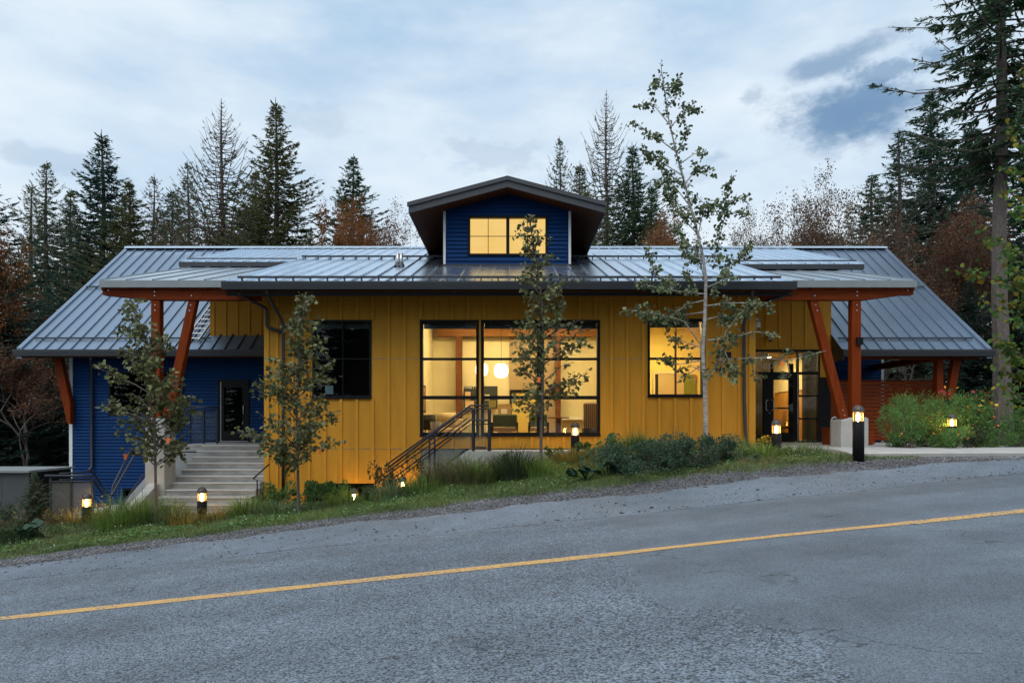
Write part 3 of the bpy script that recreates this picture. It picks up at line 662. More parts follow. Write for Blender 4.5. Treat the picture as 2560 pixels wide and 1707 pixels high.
d0, d1 = xs1 + .022, xs2 - .004
lx0, lx1, lz0, lz1 = PX(1932, YW), PX(1983, YW), PZ(1081, YW), PZ(949, YW)
door = obj('entrance_door', wall_cells(d0, d1, .012, zt - .064, [(lx0, lx1, lz0, lz1)], YW - .045, YW + .0), M_BLACK, B)
obj('pane', MB().quad((lx0, YW - .02, lz0), (lx1, YW - .02, lz0), (lx1, YW - .02, lz1), (lx0, YW - .02, lz1)), M_GLASS, door)
for (a, b) in ((PX(1912, YW), PX(1918, YW)), (PX(1931, YW), PX(1925, YW))):
    obj('pull_handle', MB().tube([(b, YW - .05, PZ(1026, YW)), (b + (a - b) * .2, YW - .10, PZ(1026, YW)), (a, YW - .11, PZ(1024, YW)), (a, YW - .11, PZ(1002, YW)), (b + (a - b) * .2, YW - .10, PZ(1000, YW)), (b, YW - .05, PZ(1000, YW))], .013, 8), M_STEEL, door, True)
obj('lock_cylinder', MB().tube([(PX(1922, YW), YW - .05, PZ(1032, YW)), (PX(1922, YW), YW - .065, PZ(1032, YW))], .016, 10), M_STEEL, door)
obj('hinge_strip', MB().box(xs2 - .0, xs2 + .018, YW - .075, YW - .0605, .0, zt - .06), M_STEEL, door)
# wing door at the head of the stairs
dx0, dx1, dz1 = HD[0], HD[1], HD[3]
wd = obj('wing_door', wall_cells(dx0, dx1, .02, dz1, [(dx0 + .20, dx1 - .20, .35, dz1 - .24)], YW - .06, YW + .05), M_BLACK, B)
obj('pane', MB().quad((dx0 + .20, YW, .35), (dx1 - .2, YW, .35), (dx1 - .2, YW, dz1 - .24), (dx0 + .2, YW, dz1 - .24)), M_GLASS, wd)
obj('hinge_strip', MB().box(dx0 + .095, dx0 + .112, YW - .075, YW - .061, .03, dz1 - .08), M_STEEL, wd)
obj('threshold', MB().box(dx0 + .08, dx1 - .02, YW - .09, YW - .061, .022, .045), M_STEEL, wd)
hx = PX(611, YW); obj('pull_handle', MB().tube([(hx + .03, YW - .03, PZ(1036, YW)), (hx, YW - .09, PZ(1034, YW)), (hx, YW - .09, PZ(1014, YW)), (hx + .03, YW - .03, PZ(1012, YW))], .014, 8), M_STEEL, wd, True)

# ---------------------------------------------------------------- timber and glass canopies at both ends
def bolts(parent, pts, y):
    for (x, z) in pts:
        o = obj('bolt', MB().tube([(x, y - .014, z), (x, y + .01, z)], .018, 8), M_STEEL, parent)
def canopy(s):
    if s < 0: xo, xi, xw, yb = PX(250, 16.4), RL - .07, XL, UYL
    else: xo, xi, xw, yb = PX(2290, 16.4), RR + .07, XR, UYR
    lo, hi = min(xo, xi), max(xo, xi)
    zf = lambda Y: 3.955 + (PZ(668 if s < 0 else 676, yb) - .02 - 3.955) * (Y - 16.4) / (yb - 16.4)
    c = obj('canopy_fascia', MB().box(lo, hi, 16.36, 16.42, PZ(719, 16.4), PZ(702, 16.4)), M_ZINC, B)
    n = 5; w = (hi - lo) / n
    Yb = yb + .35
    for i in range(n):
        a, b = lo + i * w + .022, lo + (i + 1) * w - .022
        obj('glass_panel', MB().hexa([(a, 16.425, zf(16.425)), (b, 16.425, zf(16.425)), (b, Yb, zf(Yb)), (a, Yb, zf(Yb)), (a, 16.425, zf(16.425) + .012), (b, 16.425, zf(16.425) + .012), (b, Yb, zf(Yb) + .012), (a, Yb, zf(Yb) + .012)]), M_CANOPY, c)
    for i in range(n + 1):
        x = lo + i * w; x = min(max(x, lo + .03), hi - .03)
        obj('glazing_bar', MB().bar((x, 16.43, zf(16.43) + .012), (x, Yb, zf(Yb) + .012), .04, .045), M_ZINC, c)
        obj('rafter', MB().bar((x, 16.45, zf(16.45) - .135), (x, Yb, zf(Yb) - .135), .09, .2), M_TIMBERX, c)
    zt_, zb_ = PZ(719.5, 16.5), PZ(749.5, 16.5)
    if s < 0: poly = [(xo, zt_), (xw + .02, zt_), (xw + .02, zb_), (PX(380, 16.5), zb_), (PX(268, 16.5), PZ(738, 16.5)), (xo, PZ(737, 16.5))]
    else: poly = [(xo, zt_), (xo, PZ(736, 16.5)), (PX(2258, 16.5), PZ(736, 16.5)), (PX(2160, 16.5), zb_), (xw - .02, zb_), (xw - .02, zt_)]
    bm = obj('canopy_beam', MB().prism(poly, 1, 16.5, 16.7), M_TIMBERX, B)
    ya, yb_ = 16.52, 16.72
    if s < 0: v = (377, 399); t = (470, 490); bt = (404, 428); top = 1045
    else: v = (2130, 2153); t = (2025, 2046); bt = (2101, 2123); top = 1046
    zt0, zb0 = zb_ - .001, PZ(top, 16.52)
    Yp = 16.52
    vp = obj('canopy_post', MB().prism([(PX(v[0], Yp), zb0), (PX(v[1], Yp), zb0), (PX(v[1], Yp), zt0), (PX(v[0], Yp), zt0)], 1, ya, yb_), M_TIMBER, B); bevel(vp, .008)
    dp = obj('raking_post', MB().prism([(PX(bt[0], Yp), zb0), (PX(bt[1], Yp), zb0), (PX(t[1], Yp), zt0), (PX(t[0], Yp), zt0)], 1, ya + .012, yb_ - .012), M_TIMBER, B); bevel(dp, .008)
    xc = (PX(v[0], Yp) + PX(v[1], Yp)) / 2; xt = (PX(t[0], Yp) + PX(t[1], Yp)) / 2; xb = (PX(bt[0], Yp) + PX(bt[1], Yp)) / 2
    bolts(bm, [(xc, zb_ + .10), (xc, zb_ + .19), (xt, zb_ + .10)] + [(xo - s * .14, zt_ - .06)], 16.5)
    bolts(vp, [(xc, zt0 - .12), (xc, zt0 - .25)], ya); bolts(dp, [(xt + (xb - xt) * .05, zt0 - .12), (xt + (xb - xt) * .1, zt0 - .25), (xb, zb0 + .08), (xb + (xt - xb) * .06, zb0 + .2)], ya + .012)
    if s > 0:
        obj('junction_box', MB().box(xc - .02, xc + .13, ya - .06, ya - .001, PZ(862, Yp), PZ(844, Yp)), M_BLACK, vp)
canopy(-1); canopy(1)
# timber braces and posts of the wings
def stick(name, pts, Y, d, m=M_TIMBER): o = obj(name, MB().prism([(PX(x, Y), PZ(y, Y)) for x, y in pts], 1, Y, Y + d), m, B); return bevel(o, .008)
stick('eave_brace', [(168, 1060), (176, 1060), (176, 1010), (151, 893), (130, 893)], 20.9, .2)
stick('wing_post', [(2343, 1115), (2359, 1115), (2359, 890), (2343, 890)], 20.75, .2)
stick('eave_brace', [(2369, 1000), (2386, 1000), (2405, 890), (2386, 890)], 20.75, .18)
obj('wing_beam', MB().box(10.4, WR - .1, 20.72, 20.95, 2.52, 2.72), M_TIMBERX, B)
obj('wing_beam', MB().box(12.9, 13.1, 20.96, 26.2, 2.50, 2.70), M_TIMBER, B)
for i in range(5): obj('rafter', MB().bar((10.4 + .75 * i, 20.96, wing_z(20.96) - .33), (10.4 + .75 * i, 25.5, wing_z(25.5) - .33), .1, .2), M_TIMBER, B)
# downpipes, cameras, small lights
def pipe(pts, r=.042, name='downpipe'): obj(name, MB().tube([PT(x, y, Y) for x, y, Y in pts], r, 8), M_GUTTER, B, True)
pipe([(597, 733, 16.0), (612, 743, 16.2), (664, 770, 16.8), (667, 778, 16.85), (667, 812, 16.85), (671, 819, 16.88), (706, 830, 16.9)])
pipe([(667, 724, 15.95), (669, 737, 16.05), (702, 795, 16.85), (708, 812, 16.9), (708, 1000, 16.9), (708, 1245, 16.9)])
pipe([(1881, 722, 15.95), (1880, 742, 16.05), (1862, 800, 16.85), (1860, 815, 16.9), (1861, 1000, 16.9), (1864, 1080, 16.9), (1868, 1116, 16.85)])
pipe([(1977, 731, 16.0), (1970, 735, 16.05), (1885, 766, 16.8), (1868, 780, 16.9)])
pipe([(228, 893, 20.5), (228, 900, 20.6), (230, 925, 21.08), (230, 1165, 21.1), (226, 1172, 21.05), (220, 1178, 21.0)])
for zz in (950, 1150): obj('pipe_clip', MB().box(PX(701, 16.88), PX(715, 16.88), 16.85, 16.975, PZ(zz, 16.88) - .02, PZ(zz, 16.88) + .02), M_GUTTER, B)
M_CAMW = mat('camera_housing', (.55, .56, .56), .4); M_DOME = mat('smoked_dome', (.01, .01, .012), .1)
for x in (776, 1135, 1458):
    X, Y, Z = PX(x, 16.45), 16.45, 3.74
    sc_ = obj('soffit_camera', MB().lathe([(.0, .02), (.07, .02), (.07, -.03), (.06, -.05)], (X, Y, Z - .02), 14), M_CAMW, B, True); obj('dome', MB().lathe([(.058, -.05), (.05, -.085), (.03, -.105), (0, -.11)], (X, Y, Z - .02), 14), M_DOME, sc_, True)
def wall_cam(x, y, Y, arm):
    X, Z = PX(x, Y), PZ(y, Y)
    c = obj('security_camera', MB().lathe([(0, .13), (.045, .13), (.075, .09), (.078, -.02), (.066, -.045)], (X, Y, Z), 16), M_CAMW, B, True)
    obj('dome', MB().lathe([(.064, -.046), (.055, -.085), (.03, -.105), (0, -.11)], (X, Y, Z), 16), M_DOME, c, True)
    if arm: obj('bracket', MB().box(arm, X + .03, Y - .03, Y + .03, Z + .131, Z + .20), M_CAMW, c)
    else: obj('bracket', MB().box(X - .04, X + .04, Y, YW - .061, Z + .02, Z + .14), M_CAMW, c)
wall_cam(1893, 815, 17.6, XR + .001); wall_cam(1927, 846, 21.02, None)
wl = obj('wall_light', MB().box(PX(1812, YF), PX(1824, YF), YF - .13, YF - .021, PZ(896, YF), PZ(881, YF)), M_BLACK, B)

# ---------------------------------------------------------------- lit rooms
M_CREAM = mat('cream_plaster', (0.68, 0.62, 0.42), 0.8, var=0.06, vscale=2)
M_TAUPE = mat('taupe_plaster', (0.33, 0.25, 0.15), 0.8, var=.1, vscale=2)
M_FLOOR = wood('oak_floor', (0.34, 0.20, 0.09), (0.24, 0.13, 0.05), 1)
M_FIRB = wood('fir_beam', (0.25, 0.115, 0.038), (0.18, 0.078, 0.025), 0); M_FIRP = wood('fir_post', (0.155, 0.062, 0.024), (0.11, 0.042, 0.016), 2)
R2 = (-2.6, 2.85, YF + .222, 22.6)
room(*R2[:2], R2[2], R2[3], 0, 3.86, M_CREAM, floor=M_FLOOR, ceil=M_FIRB)
zb0 = PZ(840, 22.2)
obj('interior_beam', MB().box(PX(1092, 22.2), 2.84, 22.2, 22.42, zb0, zb0 + .32), M_FIRB, B)
obj('interior_post', MB().box(PX(1139, 22.2), PX(1155, 22.2), 22.22, 22.42, .0, zb0 - .001), M_FIRP, B)
obj('interior_post', MB().box(PX(1390, 22.2), PX(1402, 22.2), 22.22, 22.42, .0, zb0 - .001), M_FIRP, B)
obj('partition', MB().box(PX(1273, 22.5), PX(1388, 22.5), 22.5, 22.597, 0, zb0 - .001), M_TAUPE, B)
obj('doorway_trim', MB().box(PX(1275, 22.45), PX(1342, 22.45), 22.44, 22.497, PZ(981, 22.45), PZ(974, 22.45)), M_BLACK, B)
obj('doorway_trim', MB().box(PX(1275, 22.45), PX(1279, 22.45), 22.44, 22.497, 0, PZ(981, 22.45) - .001), M_BLACK, B)
obj('lit_doorway_panel', MB().box(PX(1280, 22.46), PX(1340, 22.46), 22.47, 22.498, .0, PZ(982, 22.46)), mat('lit_doorway_mustard', (.55, .42, .12), .8), B)  # mustard colour stands in for the lit room seen through the doorway
obj('wall_shelf', MB().box(PX(1405, 22.3), PX(1462, 22.3), 22.2, 22.59, PZ(1049, 22.3), PZ(1042, 22.3)), M_WHITE, B)
M_BULB = emit('pendant_glow', (1.0, 0.84, 0.58), 2.4)
M_TUBE = emit('ceiling_light_glow', (1.0, 0.72, 0.30), 72.0)
def pendant(x, y, Y, label):
    X, Z = PX(x, Y), PZ(y, Y)
    t = thing('pendant_lamp', (X, Y, Z), label, 'lamp', 'pendant lamps in the lounge')
    obj('glass_shade', MB().lathe([(0, .19), (.10, .19), (.165, .14), (.19, .05), (.19, -.05), (.16, -.14), (.09, -.185), (0, -.19)], (X, Y, Z), 24), M_BULB, t, True)
    obj('cord', MB().tube([(X, Y, Z + .192), (X, Y, 3.858)], .006, 6), M_BLACK, t)
pendant(1204, 924, 20.2, 'white glowing pendant lamp behind the window post in the lounge')
pendant(1253, 927, 18.4, 'larger-looking white glowing pendant lamp nearest the window glass, beside the tree leaves')
def ceiling_light(x0, x1, y0, y1, z, label, m=None):
    t = thing('ceiling_light', ((x0 + x1) / 2, (y0 + y1) / 2, z), label, 'ceiling light', 'ceiling lights in the lit rooms')
    obj('housing', MB().box(x0 - .03, x1 + .03, y0 - .03, y1 + .03, z - .05, z - .002), M_WHITE, t)
    obj('diffuser', MB().box(x0, x1, y0, y1, z - .065, z - .052), m or M_TUBE, t)
ceiling_light(-1.9, -.6, 18.6, 18.9, 3.85, 'strip light on the lounge ceiling above the beige sofa')
ceiling_light(.9, 2.2, 18.6, 18.9, 3.85, 'strip light on the lounge ceiling above the round table')
ceiling_light(-1.9, 2.2, 20.8, 21.0, 3.85, 'long strip light on the lounge ceiling near the fir beam')
# office behind the window by the aspen
M_YWALL = mat('pale_yellow_plaster', (0.80, 0.68, 0.26), 0.8, var=.05)
room(3.0, 5.9, YF + .222, 20.6, 0, 3.35, M_YWALL, floor=M_FLOOR, ceil=M_CREAM)
ceiling_light(3.75, 4.55, 18.6, 18.85, 3.349, 'flat ceiling light in the yellow office', emit('office_light_glow', (1.0, .73, .28), 190.0))
Y3 = 20.55
fr_ = MB(); a, b, t3 = PX(1632, Y3), PX(1709, Y3), PZ(928, Y3)
fr_.box(a, a + .06, Y3 - .05, Y3, 0, t3); fr_.box(a + .06, b, Y3 - .05, Y3, t3 - .08, t3)
obj('office_door_frame', fr_, M_CREAM, B)
obj('office_door', MB().box(a + .16, b, Y3 - .03, Y3 + .01, 0, t3 - .082), mat('beige_door', (.50, .40, .24), .6), B)
obj('door_gap', MB().box(a + .062, a + .158, Y3 - .02, Y3 + .01, 0, t3 - .082), M_DARK, B)
obj('green_panel', MB().box(b + .002, PX(1740, Y3), Y3 - .03, Y3 + .01, 0, PZ(936, Y3)), mat('olive_panel', (.17, .20, .03), .7), B)
# entrance hall
M_HALLW = wood('hall_panelling', (0.52, 0.29, 0.09), (0.36, 0.19, 0.05), 2)
room(6.2, 9.9, YW + .07, 26.2, 0, 2.95, M_TAUPE, floor=M_FLOOR, faces='lbft')
obj('interior_wall', MB().box(9.75, 9.85, YW + .13, 23.2, 0, 2.94), M_DARK, B); obj('interior_wall', MB().box(9.9, 10.0, 23.2, 26.19, 0, 2.94), M_HALLW, B)
obj('interior_wall', MB().box(9.86, 9.899, 23.3, 26.1, 1.75, 2.94), M_CREAM, B)
obj('vestibule_wall', MB().box(6.25, PX(1920, 22.6), 22.6, 22.7, 0, 2.9), M_TAUPE, B)
obj('hall_screen', MB().box(8.0, 9.35, 24.6, 24.7, .3, PZ(970, 24.6)), M_HALLW, B)
vb = MB(); Yv = 23.2
for (a, b, c, d) in ((PX(1926, Yv), PX(1934, Yv), 0, 2.6), (PX(1972, Yv), PX(1984, Yv), 0, 2.6), (PX(2024, Yv), PX(2032, Yv), 0, 2.6), (PX(1934, Yv), PX(1972, Yv), 1.08, 1.13), (PX(1934, Yv), PX(1972, Yv), .42, .47)): vb.box(a, b, Yv, Yv + .06, c, d)
obj('vestibule_screen', vb, M_BLACK, B)
ceiling_light(8.2, 9.0, 24.0, 24.3, 2.949, 'ceiling light deep in the entrance hall', emit('hall_light_glow', (1.0, .68, .26), 150.0))
ceiling_light(7.9, 8.0, 21.8, 21.9, 2.949, 'small round downlight over the doors in the entrance', emit('downlight_glow', (1.0, .75, .4), 120.0))
ob = obj('bench_shelf', MB().box(6.3, PX(1911, 22.2), 22.0, 22.59, .38, .5), M_HALLW, B)

# ---------------------------------------------------------------- paving, stairs, railings
tag(obj('entrance_paving', MB().box(XR + .03, 12.4, 14.75, 21.12, -.4, 0.0), M_SLAB), kind='structure')
tag(obj('driveway_apron', MB().hexa([(6.6, 13.35, -.4), (14.5, 13.0, -.4), (14.5, 14.74, -.4), (6.9, 14.74, -.4), (6.6, 13.35, -.03), (14.5, 13.0, .02), (14.5, 14.74, .03), (6.9, 14.74, .0)]), M_SLAB), kind='structure')
tag(obj('driveway_kerb', MB().hexa([(6.5, 13.25, -.4), (14.5, 12.9, -.4), (14.5, 12.995, -.4), (6.5, 13.345, -.4), (6.5, 13.25, -.03), (14.5, 12.9, .02), (14.5, 12.995, .045), (6.5, 13.345, -.005)]), M_CONC), kind='structure')
SWY = 15.85
tag(obj('front_walkway', MB().box(PX(1168, SWY), XR - .02, SWY, YF - .03, -1.7, -.075), M_CONC), kind='structure')
tag(obj('stair_foot_paving', MB().box(-8.4, XL - .03, 14.75, 15.5, -1.75, -1.49), M_SLAB), kind='structure')
tag(obj('lower_paving', MB().box(-12.2, -8.55, 15.5, YW - .05, -2.2, -1.9), M_SLAB), kind='structure')

ST = thing('concrete_stairs', (-7.2, 18.4, -1.5), 'wide grey concrete stairs climbing beside the ochre wall to the wing door', 'stairs')
M_NOSE = mat('pale_nosing', (.55, .55, .53), .8)
NS, TR, RS = 10, 0.28, 0.144
for k in range(NS + 1):
    yf = 18.4 - TR * k
    st = obj('step' if k else 'landing', MB().box(-8.28 - (.95 if k == 0 else 0), XL - .025, yf, yf + TR + .02 if k else YW - .05, -RS * k - (RS + .03 if k < NS else .2), -RS * k), M_STEP, ST)
    nose = obj('nosing', MB().box(-8.28, XL - .027, yf - .012, yf - .0005, -RS * k - .03, -RS * k - .001), M_NOSE, st)
obj('stair_core', MB().prism([(YW - .06, -2.2), (YW - .06, -.2), (18.4, -.2), (15.7, -1.66), (15.7, -2.2)], 0, -9.2, XL - .03), M_FOUND, ST)
pdx0, pdx1 = PX(365, 16.45), PX(414, 16.45)
pd = obj('pedestal', MB().prism([(pdx0, -1.9), (pdx1, -1.9), (pdx1, PZ(1052, 16.45)), (pdx1 - .06, PZ(1046, 16.45)), (pdx0 + .05, PZ(1045, 16.45)), (pdx0, PZ(1050, 16.45))], 1, 16.4, 16.95), M_CONC, ST); bevel(pd, .015)
obj('cheek_wall', MB().prism([(14.9, -1.9), (16.399, -1.9), (16.399, -.85), (15.0, -1.52), (14.9, -1.56)], 0, -8.62, -8.4), M_CONC, ST)
def rail(parent, pts, r=.022, name='handrail', m=None): return obj(name, MB().tube(pts, r, 8), m or M_IRON, parent, True)
xr = -8.72
rail(ST, [(xr + .5, 16.3, PZ(1110, 16.3)), (xr + .25, 16.2, PZ(1117, 16.2)), (xr, 16.1, PZ(1120, 16.1)), (xr - .1, 15.2, -1.02), (xr - .3, 15.15, -1.03)])
rail(ST, [(xr - .25, 16.2, PZ(1128, 16.2)), (xr - .30, 15.6, -.85), (xr - .30, 15.3, -1.9)])
rail(ST, [(-8.5, 15.9, -.62), (-8.5, 15.0, -1.25), (-8.5, 15.0, -1.55)], .018)
rail(ST, [(PX(663, 16.2) - .05, 16.6, PZ(1160, 16.6)), (PX(645, 16.2), 15.9, PZ(1196, 15.9)), (PX(643, 15.8), 15.8, PZ(1200, 15.8)), (PX(643, 15.8), 15.8, -1.55)], .02)
# guard on the landing beside the wing door
for x in (474, 509, 543): obj('guard_post', MB().box(PX(x, 19.4) - .02, PX(x, 19.4) + .02, 19.38, 19.42, -.05, 1.0), M_IRON, ST)
rail(ST, [(PX(470, 19.4), 19.4, 1.06), (PX(545, 19.4), 19.4, 1.0)], .024); rail(ST, [(PX(474, 19.4), 19.4, .08), (PX(543, 19.4), 19.4, .08)], .015)
for z in (.28, .5, .72, .9): rail(ST, [(PX(474, 19.4), 19.4, z), (PX(543, 19.4), 19.4, z)], .006, 'guard_wire')
obj('guard_glass', MB().quad((PX(474, 19.4), 19.43, .1), (PX(543, 19.4), 19.43, .1), (PX(543, 19.4), 19.43, .93), (PX(474, 19.4), 19.43, .93)), M_RAILGL, ST)

# stair down along the front wall with its guard
AS = thing('areaway_stair_guard', (-1.5, SWY, -1.2), 'dark metal stair railing with glass infill in front of the big lit window', 'railing')
zt_, xk, xe = PZ(1013, SWY), PX(1176, SWY), PX(1222, SWY)
xb, zb = PX(968, SWY), PZ(1170, SWY); slp = (zt_ - zb) / (xk - xb)
obj('stringer_wall', MB().prism([(PX(1168, SWY) - .002, -1.7), (PX(1168, SWY) - .002, -.075), (PX(1168, SWY) - .02, -.075), (-2.45, -.075 - slp * (PX(1168, SWY) - .02 + 2.45)), (-2.45, -1.9)], 1, SWY, SWY + .2), M_CONC, AS)
for (dz, r, y) in ((0, .024, SWY + .06), (-.085, .018, SWY + .06), (-.34, .02, SWY + .0), (-.43, .014, SWY + .06)):
    rail(AS, [(xe, y, zt_ + dz), (xk, y, zt_ + dz), (xb, y, zb + dz)], r, 'rail')
for (dz, r) in ((-.03, .022), (-.30, .018)):       # the guard on the wall side
    rail(AS, [(xk - .15, YF - .12, zt_ + dz), (xb - .25, YF - .12, zb + dz + .02)], r, 'rail')
obj('bottom_rail', MB().bar((PX(1168, SWY), SWY + .06, -.02), (-2.4, SWY + .06, -.02 - slp * (PX(1168, SWY) + 2.4)), .04, .05), M_IRON, AS)
for x in (1182, 1222):
    for dy in (0.02, .10): obj('post', MB().box(PX(x, SWY) - .035 + dy * .3, PX(x, SWY) + .02 + dy * .3, SWY + dy, SWY + dy + .025, -.08, zt_ - .10), M_IRON, AS)
for x in (1073, 1086):
    X = PX(x, SWY); zr = zt_ - slp * (xk - X); obj('post', MB().box(X - .022, X + .022, SWY + .04, SWY + .08, -.08 - slp * (PX(1168, SWY) - X), zr - .02), M_IRON, AS)
X0, X1 = PX(1052, SWY), PX(1180, SWY)
obj('glass_infill', MB().quad((X0, SWY + .06, -.05 - slp * (PX(1168, SWY) - X0)), (X1, SWY + .06, -.0), (X1, SWY + .06, zt_ - .43), (X0, SWY + .06, zt_ - .43 - slp * (xk - X0))), M_RAILGL, AS)
obj('glass_infill', MB().quad((PX(1189, SWY), SWY + .06, .03), (PX(1216, SWY), SWY + .06, .03), (PX(1216, SWY), SWY + .06, zt_ - .13), (PX(1189, SWY), SWY + .06, zt_ - .13)), M_RAILGL, AS)
obj('base_rail', MB().box(PX(1189, SWY), PX(1216, SWY), SWY + .04, SWY + .08, -.01, .028), M_IRON, AS)
for k in range(6): obj('step', MB().box(-1.05 - .3 * (k + 1), -1.05 - .3 * k, SWY + .2, YF - .03, -1.9, -.25 - .2 * k), M_STEP, AS)

# grey enclosure and ramp railing at the lower corner
EN = thing('refuse_enclosure', (-11.7, 16, -2.0), 'dark grey metal enclosure with pale flat lid below the blue wing', 'enclosure')
e0, e1 = -13.6, PX(72, 15.9)
M_ENC = mat('enclosure_paint', (0.060, 0.068, 0.075), .6, var=.15, vscale=2)
zE = PZ(1181, 15.9)
for i in range(4): obj('front_panel', MB().box(e0 + (e1 - e0) * i / 4 + .003, e0 + (e1 - e0) * (i + 1) / 4 - .003, 15.9, 15.94, -2.1, zE), M_ENC, EN)
for i in range(7): obj('side_slat', MB().box(e1 - .03, e1 + .01, 15.96 + i * .21, 16.15 + i * .21, -2.1, zE), M_BLACK, EN)
obj('lid', MB().hexa([(e0, 15.82, zE + .002), (e1 + .06, 15.82, zE + .002), (e1 + .06, 17.5, zE + .002), (e0, 17.5, zE + .002), (e0, 15.82, zE + .05), (e1 + .06, 15.82, zE + .05), (e1 + .06, 17.5, zE + .05), (e0, 17.5, zE + .05)]), M_ZINC, EN)
RA = thing('ramp_railing', (-10.2, 15.7, -1.9), 'dark tubular ramp railing with mesh panels in front of the blue wing', 'railing')
Yr = 15.7
rail(RA, [PT(112, 1189, Yr), PT(231, 1189, Yr)], .028, 'top_rail')
rail(RA, [PT(150, 1184, 16.2), PT(232, 1178, 17.6), PT(270, 1240, 17.6)], .024, 'top_rail'); rail(RA, [PT(150, 1200, 16.2), PT(232, 1196, 17.6), PT(262, 1244, 17.6)], .024, 'top_rail')
rail(RA, [PT(130, 1231, 16.3), PT(152, 1233, 16.3), PT(172, 1258, 16.3), PT(158, 1257, 16.3)], .022, 'handrail')
for x in (125, 178, 230): obj('post', MB().box(PX(x, Yr) - .02, PX(x, Yr) + .02, Yr, Yr + .04, -2.1, PZ(1195, Yr)), M_IRON, RA)
rail(RA, [PT(125, 1203, Yr), PT(230, 1203, Yr)], .014, 'mid_rail')
M_MESHP = glass('mesh_panel', (.55, .57, .58), 1.2, .2, ((.16, .175, .18), .45))
for (a, b) in ((127, 177), (180, 228)): obj('mesh_panel', MB().quad(PT(a, 1290, Yr + .02), PT(b, 1290, Yr + .02), PT(b, 1204, Yr + .02), PT(a, 1204, Yr + .02)), M_MESHP, RA)

# entrance: pedestal, bench, bicycle hoop, cedar screen
pe = obj('concrete_pedestal', MB().prism([(PX(2100, 16.45), -.05), (PX(2169, 16.45), -.05), (PX(2169, 16.45), PZ(1046, 16.45)), (PX(2163, 16.45), PZ(1043, 16.45)), (PX(2134, 16.45), PZ(1043, 16.45)), (PX(2101, 16.45), PZ(1050, 16.45))], 1, 16.4, 16.95), M_CONC)
bevel(pe, .015); tag(pe, 'pale concrete pedestal under the timber posts by the entrance', 'pedestal')
BN = thing('timber_bench', (PX(2130, 18.4), 18.4, 0), 'low red-brown timber bench behind the concrete pedestal', 'bench')
bx0, bx1 = PX(2073, 18.3), PX(2187, 18.3)
for i in range(4): obj('plank', MB().box(bx0, bx1, 18.3, 18.34, .02 + .1 * i, .113 + .1 * i), M_CEDAR, BN)
for i in range(4): obj('seat_plank', MB().box(bx0 - .01, bx1 + .01, 18.28 + .13 * i, 18.40 + .13 * i, .422, .46), M_CEDAR, BN)
for x in (bx0 + .03, bx1 - .1): obj('end_block', MB().box(x, x + .07, 18.345, 18.8, 0, .42), M_CEDAR, BN)
Yb = 17.6; a, b, zt2 = PX(2078, Yb), PX(2096, Yb), PZ(1042, Yb)
tag(obj('bicycle_hoop', MB().tube([(a, Yb, 0), (a, Yb, zt2 - .12)] + [((a + b) / 2 - (b - a) / 2 * math.cos(t * math.pi / 8), Yb, zt2 - .12 + .11 * math.sin(t * math.pi / 8)) for t in range(1, 8)] + [(b, Yb, zt2 - .12), (b, Yb, 0)], .024, 10), M_STEEL, smooth=True), 'bare steel hoop for bicycles between the entrance and the pedestal', 'bicycle rack')
FE = thing('cedar_screen', (11.5, 21.5, 0), 'red-stained horizontal cedar slat screen under the wing roof', 'screen')
fx0, fxm, fx1 = PX(2065, 21.5), PX(2206, 21.5), PX(2343, 21.5)
for i in range(16):
    z = .06 + i * .1155
    for (a, b) in ((fx0, fxm - .008), (fxm + .008, fx1)): obj('slat', MB().box(a, b, 21.5, 21.53, z, z + .098), M_CEDAR, FE)
for x in (fx0 + .05, fxm - .25, fxm + .4, fx1 - .12): obj('post', MB().box(x, x + .08, 21.532, 21.6, 0, 1.9), M_TIMBER, FE)
obj('cap', MB().box(fx0, fx1, 21.48, 21.56, .06 + 16 * .1155, .06 + 16 * .1155 + .03), M_TIMBERX, FE)

# aluminium ladder lying up the wing roof
LA = thing('roof_ladder', (PX(490, 21), 21.0, wing_z(21)), 'pale aluminium ladder lying up the roof beside the ochre upper wall', 'ladder')
M_ALU = mat('aluminium', (.62, .62, .62), .45, metal=.5)
lx0, lx1 = -9.83, -9.42
for x in (lx0, lx1): obj('side_rail', MB().bar((x, 20.75, wing_z(20.75) + .12), (x, 23.4, wing_z(23.4) + .12), .03, .07), M_ALU, LA)
for i in range(11): y = 20.85 + i * .23; obj('rung', MB().tube([(lx0, y, wing_z(y) + .12), (lx1, y, wing_z(y) + .12)], .017, 6), M_ALU, LA)

